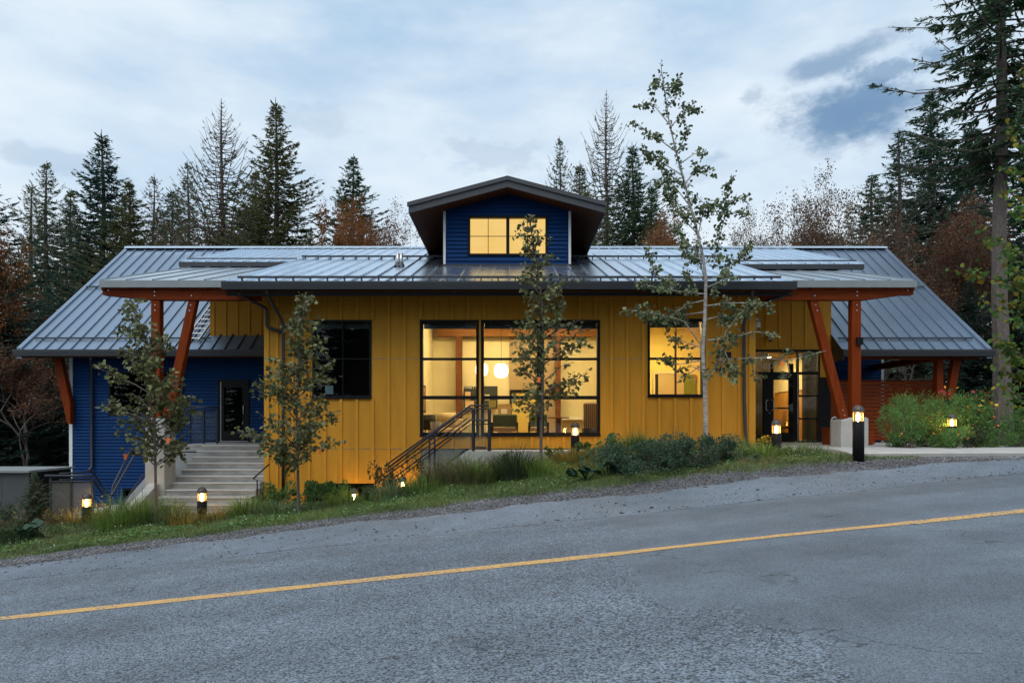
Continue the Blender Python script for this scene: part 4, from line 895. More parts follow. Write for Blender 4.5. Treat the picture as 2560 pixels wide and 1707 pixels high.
# ---------------------------------------------------------------- bollard lights
M_BOL = mat('black_bollard', (0.010, 0.010, 0.011), .5, spec=.15); M_BCAP = mat('bronze_cap', (0.085, 0.07, 0.065), .45, metal=.3)
M_LAMP = emit('bollard_glow', (1.0, 0.56, 0.13), 420.0)
M_COVER = emit('bollard_cover', (1.0, .44, .055), 1.5)
_nt = M_COVER.node_tree; _tr = _nt.nodes.new('ShaderNodeBsdfTransparent'); _mx = _nt.nodes.new('ShaderNodeMixShader'); _mx.inputs[0].default_value = .42     # lit ribbed lens, partly clear
_nt.links.new(_tr.outputs[0], _mx.inputs[1]); _nt.links.new(next(n for n in _nt.nodes if n.type == 'EMISSION').outputs[0], _mx.inputs[2]); _nt.links.new(_mx.outputs[0], _nt.nodes['Material Output'].inputs[0])
BH = 0.86
def bollard(label):
    t = thing('bollard_light', (0, 0, 0), label, 'bollard light', 'bollard lights along the front')
    obj('post', MB().lathe([(0, -.25), (.10, -.25), (.10, .56), (.096, .565), (0, .565)], n=24), M_BOL, t, True)
    obj('lamp', MB().lathe([(0, .575), (.026, .575), (.032, .60), (.032, .69), (.02, .715), (0, .718)], n=16), M_LAMP, t, True)
    lv = MB()
    for k in range(6): a = k * math.pi / 3 + .3; lv.box(.088 * math.cos(a) - .005, .088 * math.cos(a) + .005, .088 * math.sin(a) - .005, .088 * math.sin(a) + .005, .565, .735)
    obj('lamp_cage', lv, M_BCAP, t)
    for z in (.60, .635, .67, .705): obj('louvre', MB().lathe([(.090, z), (.094, z), (.094, z + .004), (.090, z + .004), (.090, z)], n=24), M_STEEL, t, True)
    obj('cover', MB().lathe([(.083, .567), (.083, .733)], n=24), M_COVER, t, True)
    cp = MB(); prof = [(.1 * math.cos(q), .735 + .125 * math.sin(q)) for q in [i * math.pi / 2 / 7 for i in range(8)]]; cp.lathe([(0.0, .734), (.1, .734)] + prof, n=32)
    c = obj('cap', cp, M_BCAP, t, True)
    for k in range(16):
        a = k * math.pi / 8; obj('cap_rib', MB().tube([(math.cos(a) * .101 * math.cos(q), math.sin(a) * .101 * math.cos(q), .735 + .127 * math.sin(q)) for q in (0, .3, .6, .9, 1.2, 1.45)], .0045, 4), M_BCAP, c)
    return t
def kids(o): return [c for c in bpy.data.objects if c.parent == o]
def copy_tree(o, parent=None):
    c = o.copy(); COL.objects.link(c)
    if parent is not None: c.parent = parent
    for ch in kids(o): copy_tree(ch, c)
    return c
BL = [(217, 1232, 15.3, 'bollard light in the tall grass in front of the ramp railing'),
      (505, 1217, 14.75, 'bollard light standing in front of the concrete stairs'),
      (885, 1220, 16.25, 'bollard light low beside the green bush under the unlit window'),
      (1007, 1190, 16.3, 'bollard light half hidden behind the shrub at the foot of the stair railing'),
      (1438, 1055, 15.6, 'bollard light in front of the big lit window beside the green shrub'),
      (1941, 1048, 14.6, 'bollard light in front of the entrance door beside the yellow shrub'),
      (2146, 1013, 12.75, 'tallest-looking bollard light, in front of the concrete pedestal at the kerb'),
      (2380, 1034, 16.3, 'bollard light deep among the flowering bushes')]
proto = None
for (x, yt, Y, lab) in BL:
    if proto is None: o = proto = bollard(lab)
    else: o = copy_tree(proto)
    o.location = (PX(x, Y), Y, PZ(yt, Y) - BH); o['label'] = lab

# ---------------------------------------------------------------- things in the lit rooms
M_GREENF = mat('sage_upholstery', (0.10, 0.14, 0.095), .9, var=.15, vscale=20); M_BEIGE = mat('beige_upholstery', (.52, .42, .29), .9, var=.1); M_DGREY = mat('charcoal_upholstery', (.05, .055, .06), .9)
def rbox(name, x0, x1, y0, y1, z0, z1, m, p, r=.03): return bevel(obj(name, MB().box(x0, x1, y0, y1, z0, z1), m, p), r, 3)
def armchair(x, Y, w, top, label, m):
    t = thing('armchair', (x, Y, 0), label, 'chair', 'lounge chairs')
    rbox('backrest', x - w / 2, x + w / 2, Y + .42, Y + .56, .42, top, m, t, .05); rbox('seat_cushion', x - w / 2 + .03, x + w / 2 - .03, Y - .1, Y + .42, .36, .48, M_BEIGE, t)
    for s in (-1, 1):
        obj('armrest', MB().box(x + s * w / 2 - .025, x + s * w / 2 + .025, Y - .1, Y + .5, .56, .60), M_DARK, t)
        for yy in (Y - .08, Y + .46): obj('leg', MB().box(x + s * w / 2 - .02, x + s * w / 2 + .02, yy, yy + .04, 0, .56), M_DARK, t)
    return t
armchair(PX(1262, 18.3), 18.0, .66, .82, 'sage green armchair beside the railing post behind the glass', M_GREENF)
armchair(PX(1346, 18.7), 18.5, .50, .84, 'sage green chair behind the tree trunk next to the round table', M_GREENF)
t = thing('round_table', (PX(1396, 19), 19, 0), 'round wooden pedestal table in the lounge', 'table')
obj('table_top', MB().lathe([(0, .745), (.30, .745), (.30, .715), (0, .715)], (PX(1396, 19), 19, 0), 28), M_FIRB, t); obj('pedestal', MB().lathe([(.07, .714), (.07, .03), (.22, .02), (.22, 0)], (PX(1396, 19), 19, 0), 20), M_FIRP, t)
t = thing('high_back_chair', (PX(1474, 17.8), 17.8, 0), 'high-backed chair with striped fabric at the edge of the big window', 'chair')
hx = PX(1474, 17.9); sb = rbox('backrest', hx - .16, hx + .2, 17.9, 18.05, .25, 1.12, M_BEIGE, t, .06); rbox('seat', hx - .2, hx + .2, 17.5, 17.9, .25, .45, M_DGREY, t)
for i in range(7): obj('stripe', MB().box(hx - .14 + i * .05, hx - .125 + i * .05, 17.893, 17.8995, .3, 1.06), M_DGREY, sb)
t = thing('lounge_sofa', (PX(1115, 20), 20, 0), 'beige sofa with a bolster behind the potted plant', 'sofa')
sx = PX(1118, 20.3); rbox('seat', sx - .5, sx + .45, 19.7, 20.4, .2, .45, M_BEIGE, t, .05)
obj('bolster', MB().tube([(sx - .3, 20.35, .78), (sx + .25, 20.35, .78)], .12, 14), M_BEIGE, t, True); rbox('backrest', sx - .5, sx + .45, 20.4, 20.55, .3, .72, M_BEIGE, t)
t = thing('tub_chair', (PX(1072, 18.2), 18.2, 0), 'dark rounded tub chair in the corner behind the big window', 'chair')
cx = PX(1073, 18.2); obj('shell', MB().lathe([(0, .4), (.17, .4), (.19, .62), (.17, .80), (.13, .80), (.15, .62), (.12, .45), (0, .45)], (cx, 18.2, 0), 18), M_DGREY, t, True)
for s in (-1, 1): obj('leg', MB().tube([(cx + s * .12, 18.15, 0), (cx + s * .1, 18.2, .41)], .015, 6), M_DARK, t)
t = thing('potted_plant', (PX(1089, 17.9), 17.9, 0), 'leafy plant in a pale grey pot behind the big window', 'plant')
cx = PX(1089, 17.9); obj('pot', MB().lathe([(0, .12), (.11, .12), (.14, .62), (.12, .62), (.11, .55), (0, .55)], (cx, 17.9, 0), 20), M_CONC, t, True); obj('stand', MB().lathe([(.10, 0), (.10, .119)], (cx, 17.9, 0), 12), M_DARK, t)
t = thing('notice_board', (PX(1201, 22.3), 22.3, 1.2), 'dark chalkboard with pinned notices on the cream wall', 'notice board')
bx0, bx1, bz0, bz1 = PX(1159, 22.4), PX(1244, 22.4), PZ(1021, 22.4), PZ(965, 22.4)
obj('board', MB().box(bx0, bx1, 22.40, 22.43, bz0, bz1), mat('chalkboard', (.02, .03, .038), .7), t)
lt = obj('lettering', text_mesh("WHAT'S", .125, .002), mat('chalk_white', (.75, .75, .70), .8), t); lt.location = (PX(1175, 22.4), 22.397, PZ(973.5, 22.4)); lt.rotation_euler = (math.pi / 2, 0, 0)
for (a, b, c, d, cc) in ((1163, 1176, 979, 1000, (.6, .42, .25)), (1163, 1185, 1002, 1018, (.10, .12, .10)), (1212, 1224, 986, 1000, (.55, .5, .4)), (1222, 1240, 1000, 1018, (.16, .14, .05)), (1190, 1198, 985, 1004, (.6, .55, .45))):
    obj('pinned_notice', MB().box(PX(a, 22.4), PX(b, 22.4), 22.394, 22.398, PZ(d, 22.4), PZ(c, 22.4)), mat('notice_%d' % a, cc, .8), t)
t = thing('cardboard_box', (PX(1262, 20.8), 20.8, 0), 'brown carton with a white label standing behind the green armchair', 'box')
obj('carton', MB().box(PX(1245, 20.8), PX(1278, 20.8), 20.8, 21.2, 0, PZ(1010, 20.8)), mat('carton_brown', (.36, .24, .12), .8), t); obj('paper_label', MB().box(PX(1253, 20.8), PX(1268, 20.8), 20.795, 20.799, PZ(1034, 20.8), PZ(1022, 20.8)), M_WHITE, t)
for (y0, y1, z0, z1, cc, lab) in ((18.3, 19.2, 1.0, 1.95, (.55, .38, .08), 'framed yellow picture on the side wall of the lounge'), (19.6, 20.6, .9, 1.7, (.30, .17, .08), 'framed brown picture further along the side wall of the lounge')):
    t = thing('wall_picture', (-2.6, y0, z0), lab, 'picture', 'pictures on the lounge side wall'); obj('frame', MB().box(-2.598, -2.57, y0, y1, z0, z1), M_DARK, t); obj('canvas', MB().box(-2.569, -2.56, y0 + .06, y1 - .06, z0 + .06, z1 - .06), mat('canvas_%d' % int(y0 * 10), cc, .8, var=.4, vscale=5), t)
t = thing('green_painting', (2.84, 19.5, 1.0), 'tall green abstract painting on the wall at the edge of the big window', 'picture'); obj('canvas', MB().box(2.81, 2.849, 18.6, 21.0, .9, 2.5), mat('canvas_green', (.12, .22, .04), .8, color2=(.03, .10, .12), vscale=3), t)
t = thing('paper_note', (PX(823, YF), YF + .1, 1.6), 'pale blue paper taped inside the unlit window', 'paper'); obj('sheet', MB().box(PX(813, YF + .1), PX(833, YF + .1), YF + .10, YF + .103, PZ(985, YF + .1), PZ(964, YF + .1)), mat('pale_blue_paper', (.45, .62, .62), .8), t)

M_CURT = mat('cream_curtain', (.72, .64, .45), .85)
for (X, s, lab) in ((-2.50, 1, 'cream curtain in folds inside the big window, beside the dark tub chair'), (2.72, -1, 'cream curtain in folds inside the big window, beside the striped chair')):
    g = MB(); n = 60; top = 3.6
    for i in range(n + 1):
        y = 17.45 + i * .02 + .0; x = X + s * (.05 * math.sin(i * 1.15) + .05)
        g.v += [(x, y, .03), (x, y, top)]
    for i in range(n): g.f.append((2 * i, 2 * i + 2, 2 * i + 3, 2 * i + 1))
    t = thing('curtain', (X, 18.0, 0), lab, 'curtain', 'curtains of the big window'); obj('cloth', g, M_CURT, t, True); obj('rail', MB().tube([(X + s * .05, 17.4, top + .02), (X + s * .05, 18.7, top + .02)], .012, 6), M_STEEL, t)

# ---------------------------------------------------------------- plants: builders
def unit(v): return v / np.maximum(np.linalg.norm(v, axis=-1, keepdims=True), 1e-9)
def kite_mesh(name, P, D, S, L, Wd):
    L = np.asarray(L).reshape(-1, 1); Wd = np.asarray(Wd).reshape(-1, 1)
    V = np.stack([P, P + D * L * .45 + S * Wd * .5, P + D * L, P + D * L * .45 - S * Wd * .5], axis=1).reshape(-1, 3)
    F = np.arange(len(P) * 4).reshape(-1, 4); return np_mesh(name, V, F)
def leaf_mesh(name, P, D, S, L, fold=.25, wr=.9):
    L = np.asarray(L).reshape(-1, 1); U = np.cross(D, S); n = len(P)
    def pt(a, b): return P + D * L * a + S * L * wr * b + U * L * abs(b) * fold
    V = np.stack([pt(0, 0), pt(.12, .36), pt(.45, .48), pt(1, 0), pt(.45, -.48), pt(.12, -.36)], axis=1).reshape(-1, 3)
    i = np.arange(n)[:, None] * 6; F = np.concatenate([i + np.array([[0, 1, 2, 3]]), i + np.array([[0, 3, 4, 5]])], axis=0); return np_mesh(name, V, F)

FOL = {}
def fol(name, c, c2=None, island=.35, trans=.25, rough=.65):
    return mat(name, c, rough, color2=c2, var=0 if c2 else .3, vscale=1.2, island=island, trans=trans, spec=.25)
F_FIR = fol('fir_needles', (0.065, 0.119, 0.065), (0.047, 0.086, 0.047)); F_FIRB = fol('brown_green_needles', (0.134, 0.134, 0.058), (0.086, 0.108, 0.050))
F_FIRD = fol('deep_green_needles', (0.047, 0.100, 0.073), (0.035, 0.069, 0.051)); F_CED = fol('cedar_fronds', (0.108, 0.130, 0.065), (0.073, 0.104, 0.057))
F_OLV = fol('olive_needles', (0.144, 0.163, 0.054), (0.096, 0.115, 0.042)); F_PALE = fol('pale_fir_needles', (0.120, 0.152, 0.112), (0.080, 0.104, 0.080))
F_ORG = fol('orange_leaves', (.26, .090, .020), (.12, .060, .020), .45); F_RUST = fol('rust_leaves', (.165, .068, .032), (.095, .056, .032), .45); F_BRN = fol('brown_leaves', (.150, .105, .068), (.095, .078, .050), .45)
F_YEL = fol('yellow_green_leaves', (.33, .22, .02), (.13, .19, .035), .4, .35); F_GRN = fol('fresh_green_leaves', (.10, .19, .045), (.06, .13, .03), .35, .3)
F_SAP = fol('sapling_leaves', (.150, .165, .062), (.095, .105, .046), .45, .2, .5); F_ASP = fol('aspen_leaves', (0.163, 0.195, 0.095), (0.105, 0.138, 0.069), .45, .2, .5)
F_BUSH = fol('bush_leaves', (0.105, 0.211, 0.057), (0.070, 0.150, 0.045), .4); F_BLUEG = fol('blue_green_leaves', (.075, .135, .080), (.048, .090, .052), .4); F_FEATH = fol('feathery_green', (0.150, 0.290, 0.078), (0.097, 0.203, 0.053), .4, .3)
F_DRY = fol('dry_stems', (.175, .155, .080), (.105, .105, .050), .4); F_DARKG = fol('dark_shrub_leaves', (0.056, 0.087, 0.039), (0.039, 0.063, 0.028), .4); F_BIG = fol('broad_leaf', (.026, .070, .038), (.018, .050, .027), .25, .12, .6)
F_GRASS = fol('lawn_blades', (0.167, 0.239, 0.102), (0.145, 0.189, 0.094), .4, .3); F_GRASSB = fol('bright_grass', (0.180, 0.277, 0.060), (0.135, 0.210, 0.053), .4, .3); F_GRASSY = fol('dry_yellow_grass', (0.338, 0.250, 0.062), (0.188, 0.175, 0.056), .4, .3)

def conifer_meshes(seed, H, R, base=.12, step=.42, per=6, droop=.35, upturn=.25, full=1.0, bare=0.0, spray=.42, trunk_r=None, prof=.85, lean=0.0, dens=1.0, wdt=.30, limb=1.0):
    rs = np.random.RandomState(seed); tr = trunk_r or H * .013
    tk = MB(); n = 9; pts = [(lean * (k / n) ** 2 + .05 * math.sin(k + seed), .05 * math.cos(1.7 * k + seed), H * k / n) for k in range(n + 1)]
    tk.tube(pts, [tr * (1.35 if k == 0 else 1) * (1 - k / n) ** .8 + .012 for k in range(n + 1)], 8)
    lb = MB(); P = []; D = []; S = []; Ls = []; Ws = []
    z = H * base
    while z < H * .985:
        t = (z - H * base) / (H * (1 - base)); rad = R * (1 - t) ** prof * (0.55 + .45 * min(1, t * 5 + .35)) * min(1, (1 - t) / .30) ** .45 + .05
        a0 = rs.rand() * 6.28; nb = max(3, int(round(per * (1 - .35 * t))))
        for b in range(nb):
            a = a0 + 6.283 * b / nb + rs.normal(0, .25); Lb = rad * rs.uniform(.60, 1.12)
            if rs.rand() > full: Lb *= .35
            out = np.array([math.cos(a), math.sin(a), 0.0]); m = 6
            bp = []
            for k in range(m + 1):
                u = k / m; zz = z + rs.normal(0, .02) + Lb * (.18 * (1 - t) * 0 + .30 * t * u - droop * (1 - t * .6) * u * (1 - .5 * u) + upturn * u ** 3)
                bp.append(np.array([0, 0, zz]) + out * Lb * u)
            bp = np.array(bp); lx = lean * (z / H) ** 2; bp[:, 0] += lx
            r0 = max(.008, tr * .20 * (1 - t) + .006) * limb
            lb.tube([tuple(q) for q in bp[::2]], [r0, r0 * .75, r0 * .5, r0 * .25], 3, False)
            leafy = 1.0 if bare <= 0 else (1.0 if t < bare * .5 else max(.22, 1 - (t - bare * .5) * 1.4))
            ns = int(max(3, Lb * 9 * dens) * (leafy if leafy < 1 else 1)); side = np.array([-out[1], out[0], 0])
            u = np.sort(rs.uniform(.10 if leafy >= 1 else .35, 1.0, ns)); idx = np.clip((u * m).astype(int), 0, m - 1); fr = (u * m - idx)[:, None]
            pts_ = bp[idx] * (1 - fr) + bp[idx + 1] * fr; tang = unit(bp[idx + 1] - bp[idx])
            for s in (-1, 1, 0):
                ang = rs.normal(.95, .22, ns)[:, None] * s
                d = unit(tang * np.cos(ang) + side[None] * np.sin(ang) + np.array([[0, 0, -1]]) * rs.uniform(.0, .45, ns)[:, None])
                Lk = spray * (.45 + .9 * (1 - u)) * rs.uniform(.6, 1.25, ns) * (.55 + .45 * (1 - t)) if s else spray * .55 * rs.uniform(.6, 1.2, ns)
                sv = unit(np.cross(d, rs.normal(0, .5, (ns, 3)) + np.array([[0, 0, 1.0]])))
                P.append(pts_); D.append(d); S.append(sv); Ls.append(Lk); Ws.append(Lk * wdt * rs.uniform(.7, 1.3, ns))
                # finer tips that break the outline of each spray
                q = pts_ + d * (Lk * .45)[:, None]; e = unit(d + rs.normal(0, .55, (ns, 3)) + np.array([[0, 0, -.25]]))
                P.append(q); D.append(e); S.append(unit(np.cross(e, rs.normal(0, 1, (ns, 3))))); Ls.append(Lk * .6); Ws.append(Lk * .6 * wdt)
        z += step * rs.uniform(.75, 1.25) * (1 - .35 * t)
    cm = kite_mesh('crown', np.concatenate(P), np.concatenate(D), np.concatenate(S), np.concatenate(Ls), np.concatenate(Ws))
    return tk.mesh('trunk'), lb.mesh('limbs'), cm

def broad_meshes(seed, H, R, trunk=.3, levels=4, leaves=2500, lsize=.16, clear=.12, cluster=.35, tr=.11, up=.55, forks=3, tall=1.0):
    rs = np.random.RandomState(seed); tk = MB(); lb = MB(); tips = []
    def grow(p, d, L, r, lev):
        n = 4; q = np.array(p); pts = [tuple(q)]; dd = np.array(d)
        for k in range(n):
            dd = unit(dd + rs.normal(0, .13, 3) + np.array([0, 0, .05])); q = q + dd * L / n; pts.append(tuple(q))
            if lev >= levels - 2: tips.append((q.copy(), dd.copy(), lev))
        (tk if lev == 0 else lb).tube(pts, [r * (1 - .45 * k / n) for k in range(n + 1)], 6 if lev < 2 else 3, False)
        if lev < levels:
            nf = forks + (1 if lev == 0 else 0)
            for f in range(nf):
                a = 6.283 * (f + rs.rand() * .7) / nf; sp = rs.uniform(.45, .95) if lev else rs.uniform(.3, .75)
                e1 = unit(np.cross(dd, np.array([.3, .9, .2]))); e2 = np.cross(dd, e1)
                nd = unit(dd * math.cos(sp) + (e1 * math.cos(a) + e2 * math.sin(a)) * math.sin(sp) + np.array([0, 0, up * .3]))
                at = pts[-1] if f == 0 or rs.rand() < .5 else pts[rs.randint(2, n)]
                grow(at, nd, L * rs.uniform(.58, .82), r * .55, lev + 1)
    grow((0, 0, 0), (0.02, 0, 1), H * trunk, tr, 0)
    T = np.array([t[0] for t in tips]); k = H / max(T[:, 2].max(), 1e-3); w = R / max(np.percentile(np.abs(T[:, :2]), 96), 1e-3)
    sc = np.array([w, w, k])
    for g in (tk, lb): g.v = [tuple(np.array(v) * sc) for v in g.v]
    T = T * sc
    i = rs.randint(0, len(T), leaves); P = T[i] + rs.normal(0, cluster, (leaves, 3)) * np.array([1, 1, .8]); P = P[P[:, 2] > clear * H]
    n = len(P); D = unit(rs.normal(0, 1, (n, 3)) + np.array([[0, 0, -.5]])); S = unit(np.cross(D, rs.normal(0, 1, (n, 3))))
    cm = leaf_mesh('crown', P, D, S, lsize * rs.uniform(.6, 1.4, n))
    return tk.mesh('trunk'), lb.mesh('limbs'), cm

def plant_tree(name, meshes, mats, loc, label, cat, group=None, rz=0.0, sc=(1, 1, 1)):
    t = thing(name, loc, label, cat, group); t.rotation_euler = (0, 0, rz); t.scale = sc
    for nm, me, m in zip(('trunk', 'limbs', 'crown'), meshes, mats):
        if len(me.polygons) == 0: continue
        me2 = me
        if me.materials and me.materials[0] != m: me2 = me.copy(); me2.materials.clear()
        if not me2.materials: me2.materials.append(m)
        o = bpy.data.objects.new(nm, me2); COL.objects.link(o); o.parent = t
        if nm != 'trunk': o['kind'] = 'stuff'
    return t

# ---------------------------------------------------------------- the wood behind the building
VAR = {
 'fir': conifer_meshes(1, 20, 5.0, .10, .36, 8, .42, .22, .95, spray=.50, prof=.72),
 'fir2': conifer_meshes(2, 20, 5.0, .08, .40, 8, .55, .20, .88, spray=.52, prof=.66),
 'fir3': conifer_meshes(3, 20, 5.0, .10, .36, 8, .32, .18, .82, spray=.46, prof=.72),
 'cedar': conifer_meshes(4, 20, 5.0, .10, .36, 7, .75, .62, .8, spray=.42, dens=.75, prof=.62),
 'cedar2': conifer_meshes(5, 20, 5.0, .10, .42, 7, .60, .55, .75, spray=.42, dens=.62, prof=.6),
 'deadtop': conifer_meshes(6, 20, 5.0, .10, .36, 8, .70, .62, .95, bare=.60, spray=.38, dens=.85, prof=.6, trunk_r=.24, limb=2.2),
 'sparse': conifer_meshes(7, 20, 5.0, .12, .45, 7, .05, .25, .85, spray=.50, dens=.65, prof=.7),
 'maple': broad_meshes(11, 14, 3.2, .25, 6, 26000, .095, .15, .15, .16),
 'maple2': broad_meshes(12, 14, 3.6, .22, 6, 22000, .095, .15, .17, .15, .7),
 'bare': broad_meshes(13, 14, 3.2, .25, 6, 11000, .085, .2, .13, .13, .7),
 'bare2': broad_meshes(14, 14, 3.0, .3, 6, 7500, .085, .25, .13, .12, .6),
}
def back(kind, x, ytop, Y, hw, label, m, ref=20.0, sq=None, bark=None):
    if Y >= 33.5: Y = 33.5 + (Y - 33.5) * 3.0 + 30
    tk = VAR[kind]; X = PX(x, Y); g = ground(X, Y); top = PZ(ytop, Y); h = top - g; con = kind[:3] in ('fir', 'ced', 'dea', 'spa')
    H0 = 20.0 if con else 14.0; R0 = 5.0 if con else {'maple': 3.2, 'maple2': 3.6, 'bare': 3.2, 'bare2': 3.0}[kind]
    pr = {'fir': .72, 'fir2': .66, 'fir3': .72, 'cedar': .62, 'cedar2': .6, 'deadtop': .6, 'sparse': .7}.get(kind, 1)
    if con and ytop < 560: hw = hw / ((600 - ytop) / (1115 - ytop)) ** pr
    w = (hw * Y / FPX) / R0
    rr = random.Random(int(x * 7 + ytop))
    nm = {'fir': 'fir_tree', 'fir2': 'fir_tree', 'fir3': 'fir_tree', 'cedar': 'cedar_tree', 'cedar2': 'cedar_tree', 'deadtop': 'cedar_tree', 'sparse': 'fir_tree', 'maple': 'maple_tree', 'maple2': 'maple_tree', 'bare': 'alder_tree', 'bare2': 'alder_tree'}[kind]
    return plant_tree(nm, tk, (bark or (M_BARK if con else M_BARKG), bark or (M_BARK if con else M_BARKG), m), (X, Y, g - .1), label, 'tree', 'trees of the wood behind the building', rr.uniform(0, 6.28), (w, w, h / H0))
# (kind, x, y of top, depth, half width in photo pixels, label, foliage)
TREES = [
 ('fir2', -75, 340, 27, 150, 'dark fir cut off by the edge of the picture beside the blue wing', F_FIRD),
 ('cedar', 116, 398, 40, 92, 'thin see-through cedar, taller of the two before the dark fir', F_CED),
 ('cedar2', 78, 452, 42, 82, 'thin see-through cedar, shorter of the two near the picture edge', F_CED),
 ('fir', 256, 322, 38, 118, 'dense dark green fir standing clear left of the brownish conifer', F_FIRD),
 ('fir3', 322, 445, 36, 92, 'brownish green conifer leaning against the dense dark fir', F_FIRB),
 ('cedar2', 384, 432, 42, 74, 'slender conifer with reddish leaves between the brownish conifer and the dead-topped cedar', F_BRN),
 ('cedar', 470, 400, 44, 84, 'ragged cedar just beside the dead-topped cedar', F_CED),
 ('deadtop', 555, 243, 40, 128, 'tall cedar with a bare dead top and upcurved branches', F_CED),
 ('fir', 690, 243, 38, 132, 'tall brownish green fir next to the dead-topped cedar', F_FIRB),
 ('fir3', 778, 560, 44, 80, 'low conifer in the gap beside the tall brownish fir', F_FIR),
 ('fir2', 882, 382, 42, 104, 'dark fir rising behind the orange maple', F_FIR),
 ('maple', 850, 478, 36, 90, 'orange autumn maple left of the dormer', F_ORG),
 ('bare', 985, 515, 38, 88, 'reddish brown half-bare tree close to the dormer eave', F_RUST),
 ('bare2', 430, 540, 34, 100, 'half-bare brown tree above the wing ridge, left of the dead-topped cedar', F_BRN),
 ('fir3', 620, 520, 46, 110, 'conifer filling between the dead-topped cedar and the tall brownish fir', F_FIR),
 ('cedar', 1400, 338, 44, 74, 'slim cedar just over the dormer roof', F_CED),
 ('deadtop', 1516, 222, 42, 104, 'tall thin-topped cedar right of the dormer', F_CED),
 ('fir', 1582, 352, 40, 96, 'fir with side boughs behind the aspen', F_FIR),
 ('cedar2', 1465, 470, 38, 90, 'olive conifer between the dormer and the tall thin-topped cedar', F_OLV),
 ('maple2', 1640, 528, 36, 80, 'orange-brown maple behind the aspen stem', F_ORG),
 ('bare2', 1745, 560, 38, 80, 'low half-bare tree in the gap right of the aspen', F_RUST),
 ('bare', 1985, 410, 38, 120, 'broad brown-leaved tree alone on the skyline above the entrance canopy', F_BRN),
 ('bare', 1925, 500, 42, 80, 'grey-leaved half-bare tree on the skyline left of the broad brown tree', F_BRN),
 ('bare2', 2100, 470, 40, 110, 'half-bare tree between the broad brown tree and the pale fir', F_BRN),
 ('sparse', 2248, 318, 34, 120, 'pale open-branched fir on the skyline', F_PALE),
 ('fir2', 2325, 225, 36, 150, 'dark fir behind the great fir trunk', F_FIRD),
 ('fir', 2430, 300, 40, 150, 'dark fir crowding behind the great fir', F_FIRD),
 ('fir3', 2585, 200, 33, 150, 'dark fir at the picture edge beyond the great fir', F_FIRD),
 ('bare', 2290, 535, 30, 150, 'rusty half-bare tree leaning over the end of the wing roof', F_RUST),
 ('maple2', 2385, 560, 31, 120, 'rust and ochre maple behind the end of the wing roof', F_RUST),
 ('bare2', 2200, 600, 31, 90, 'brown twiggy tree above the upper slope of the wing roof', F_RUST),
 ('fir2', 2420, 690, 29, 150, 'low dark fir under the maple beside the great trunk', F_FIRD),
 ('fir', 2560, 640, 28, 150, 'low dark fir behind the great trunk near the picture edge', F_FIRD),
 ('fir3', 2300, 780, 34, 150, 'dark young fir seen under the wing roof', F_FIR),
 ('fir2', 2240, 760, 38, 120, 'dark young fir seen above the cedar screen', F_FIR),
 ('maple', 10, 560, 27, 110, 'orange maple at the picture edge beside the wing roof', F_ORG),
 ('maple2', 60, 850, 25.5, 120, 'low rusty maple beside the blue wing', F_RUST),
 ('fir2', 10, 640, 31, 170, 'dark fir filling behind the orange maple', F_FIRD),
 ('fir', 120, 700, 33, 140, 'dark fir filling behind the timber brace', F_FIRD),
 ('fir3', 40, 880, 27, 150, 'young dark fir low beside the blue wing', F_FIRD),
 ('fir3', 150, 930, 29, 120, 'small dark fir right behind the white corner trim', F_FIRD),
 ('fir', 215, 560, 46, 110, 'dark fir low behind the dense dark fir', F_FIR),
 ('fir3', 178, 470, 52, 70, 'conifer in the gap between the thin cedars and the dense dark fir', F_FIRB),
 ('bare', 300, 540, 40, 90, 'brown half-bare tree under the brownish conifer', F_RUST),
 ('fir2', 430, 470, 54, 80, 'faint conifer behind the ragged cedar', F_FIR),
 ('maple2', 520, 555, 40, 110, 'brownish tree under the dead-topped cedar', F_BRN),
 ('fir3', 640, 420, 54, 80, 'conifer between the dead-topped cedar and the tall fir, further back', F_FIRB),
 ('bare', 745, 520, 46, 110, 'grey-brown tree right of the tall brownish fir', F_BRN),
 ('maple', 925, 540, 40, 90, 'rust-coloured tree between the orange maple and the dormer', F_RUST),
 ('fir2', 1000, 600, 50, 90, 'low conifer tucked behind the dormer eave', F_FIRB),
 ('fir3', 1350, 470, 52, 80, 'conifer just over the dormer roof, left of the slim cedar', F_FIR),
 ('fir', 1450, 400, 54, 80, 'conifer between the slim cedar and the tall thin-topped cedar', F_CED),
 ('fir3', 1630, 460, 54, 80, 'faint conifer behind the aspen crown', F_FIR),
 ('bare', 1690, 540, 44, 100, 'rusty tree right behind the aspen stem', F_RUST),
 ('bare', 1830, 565, 46, 100, 'low twiggy tree right of the aspen', F_BRN),
 ('maple2', 2010, 520, 40, 110, 'orange-brown leaves under the broad brown tree', F_RUST),
 ('bare', 2150, 500, 42, 110, 'twiggy tree left of the pale fir', F_BRN),
 ('fir2', 2180, 430, 54, 90, 'conifer behind the pale fir', F_FIR),
 ('maple2', 2450, 480, 34, 120, 'ochre maple high behind the great trunk', F_RUST),
]
for (k, x, yt, Y, hw, lab, m) in TREES: back(k, x, yt, Y, hw, lab, m)
# unseen firs added across the road: they block low sky light and darken panes
for i, (x, y, h) in enumerate(((-30, -13, 17), (-23, -16, 18), (-17, -13, 16), (-11, -17, 19), (-5, -14, 17), (0, -17, 18), (5, -13, 16), (11, -16, 19), (17, -13, 17), (23, -17, 18), (30, -13, 17), (-14, -22, 20), (-2, -23, 21), (9, -22, 20), (20, -23, 21))):
    t = plant_tree('fir_tree', VAR[('fir', 'fir2', 'fir3')[i % 3]], (M_BARK, M_BARK, F_FIRD), (x, y, ground(x, y) - .1), 'unseen fir across the road, added to block low sky light', 'tree', 'unseen firs added to block low sky light', i * 1.3, (1.0, 1.0, h / 20))

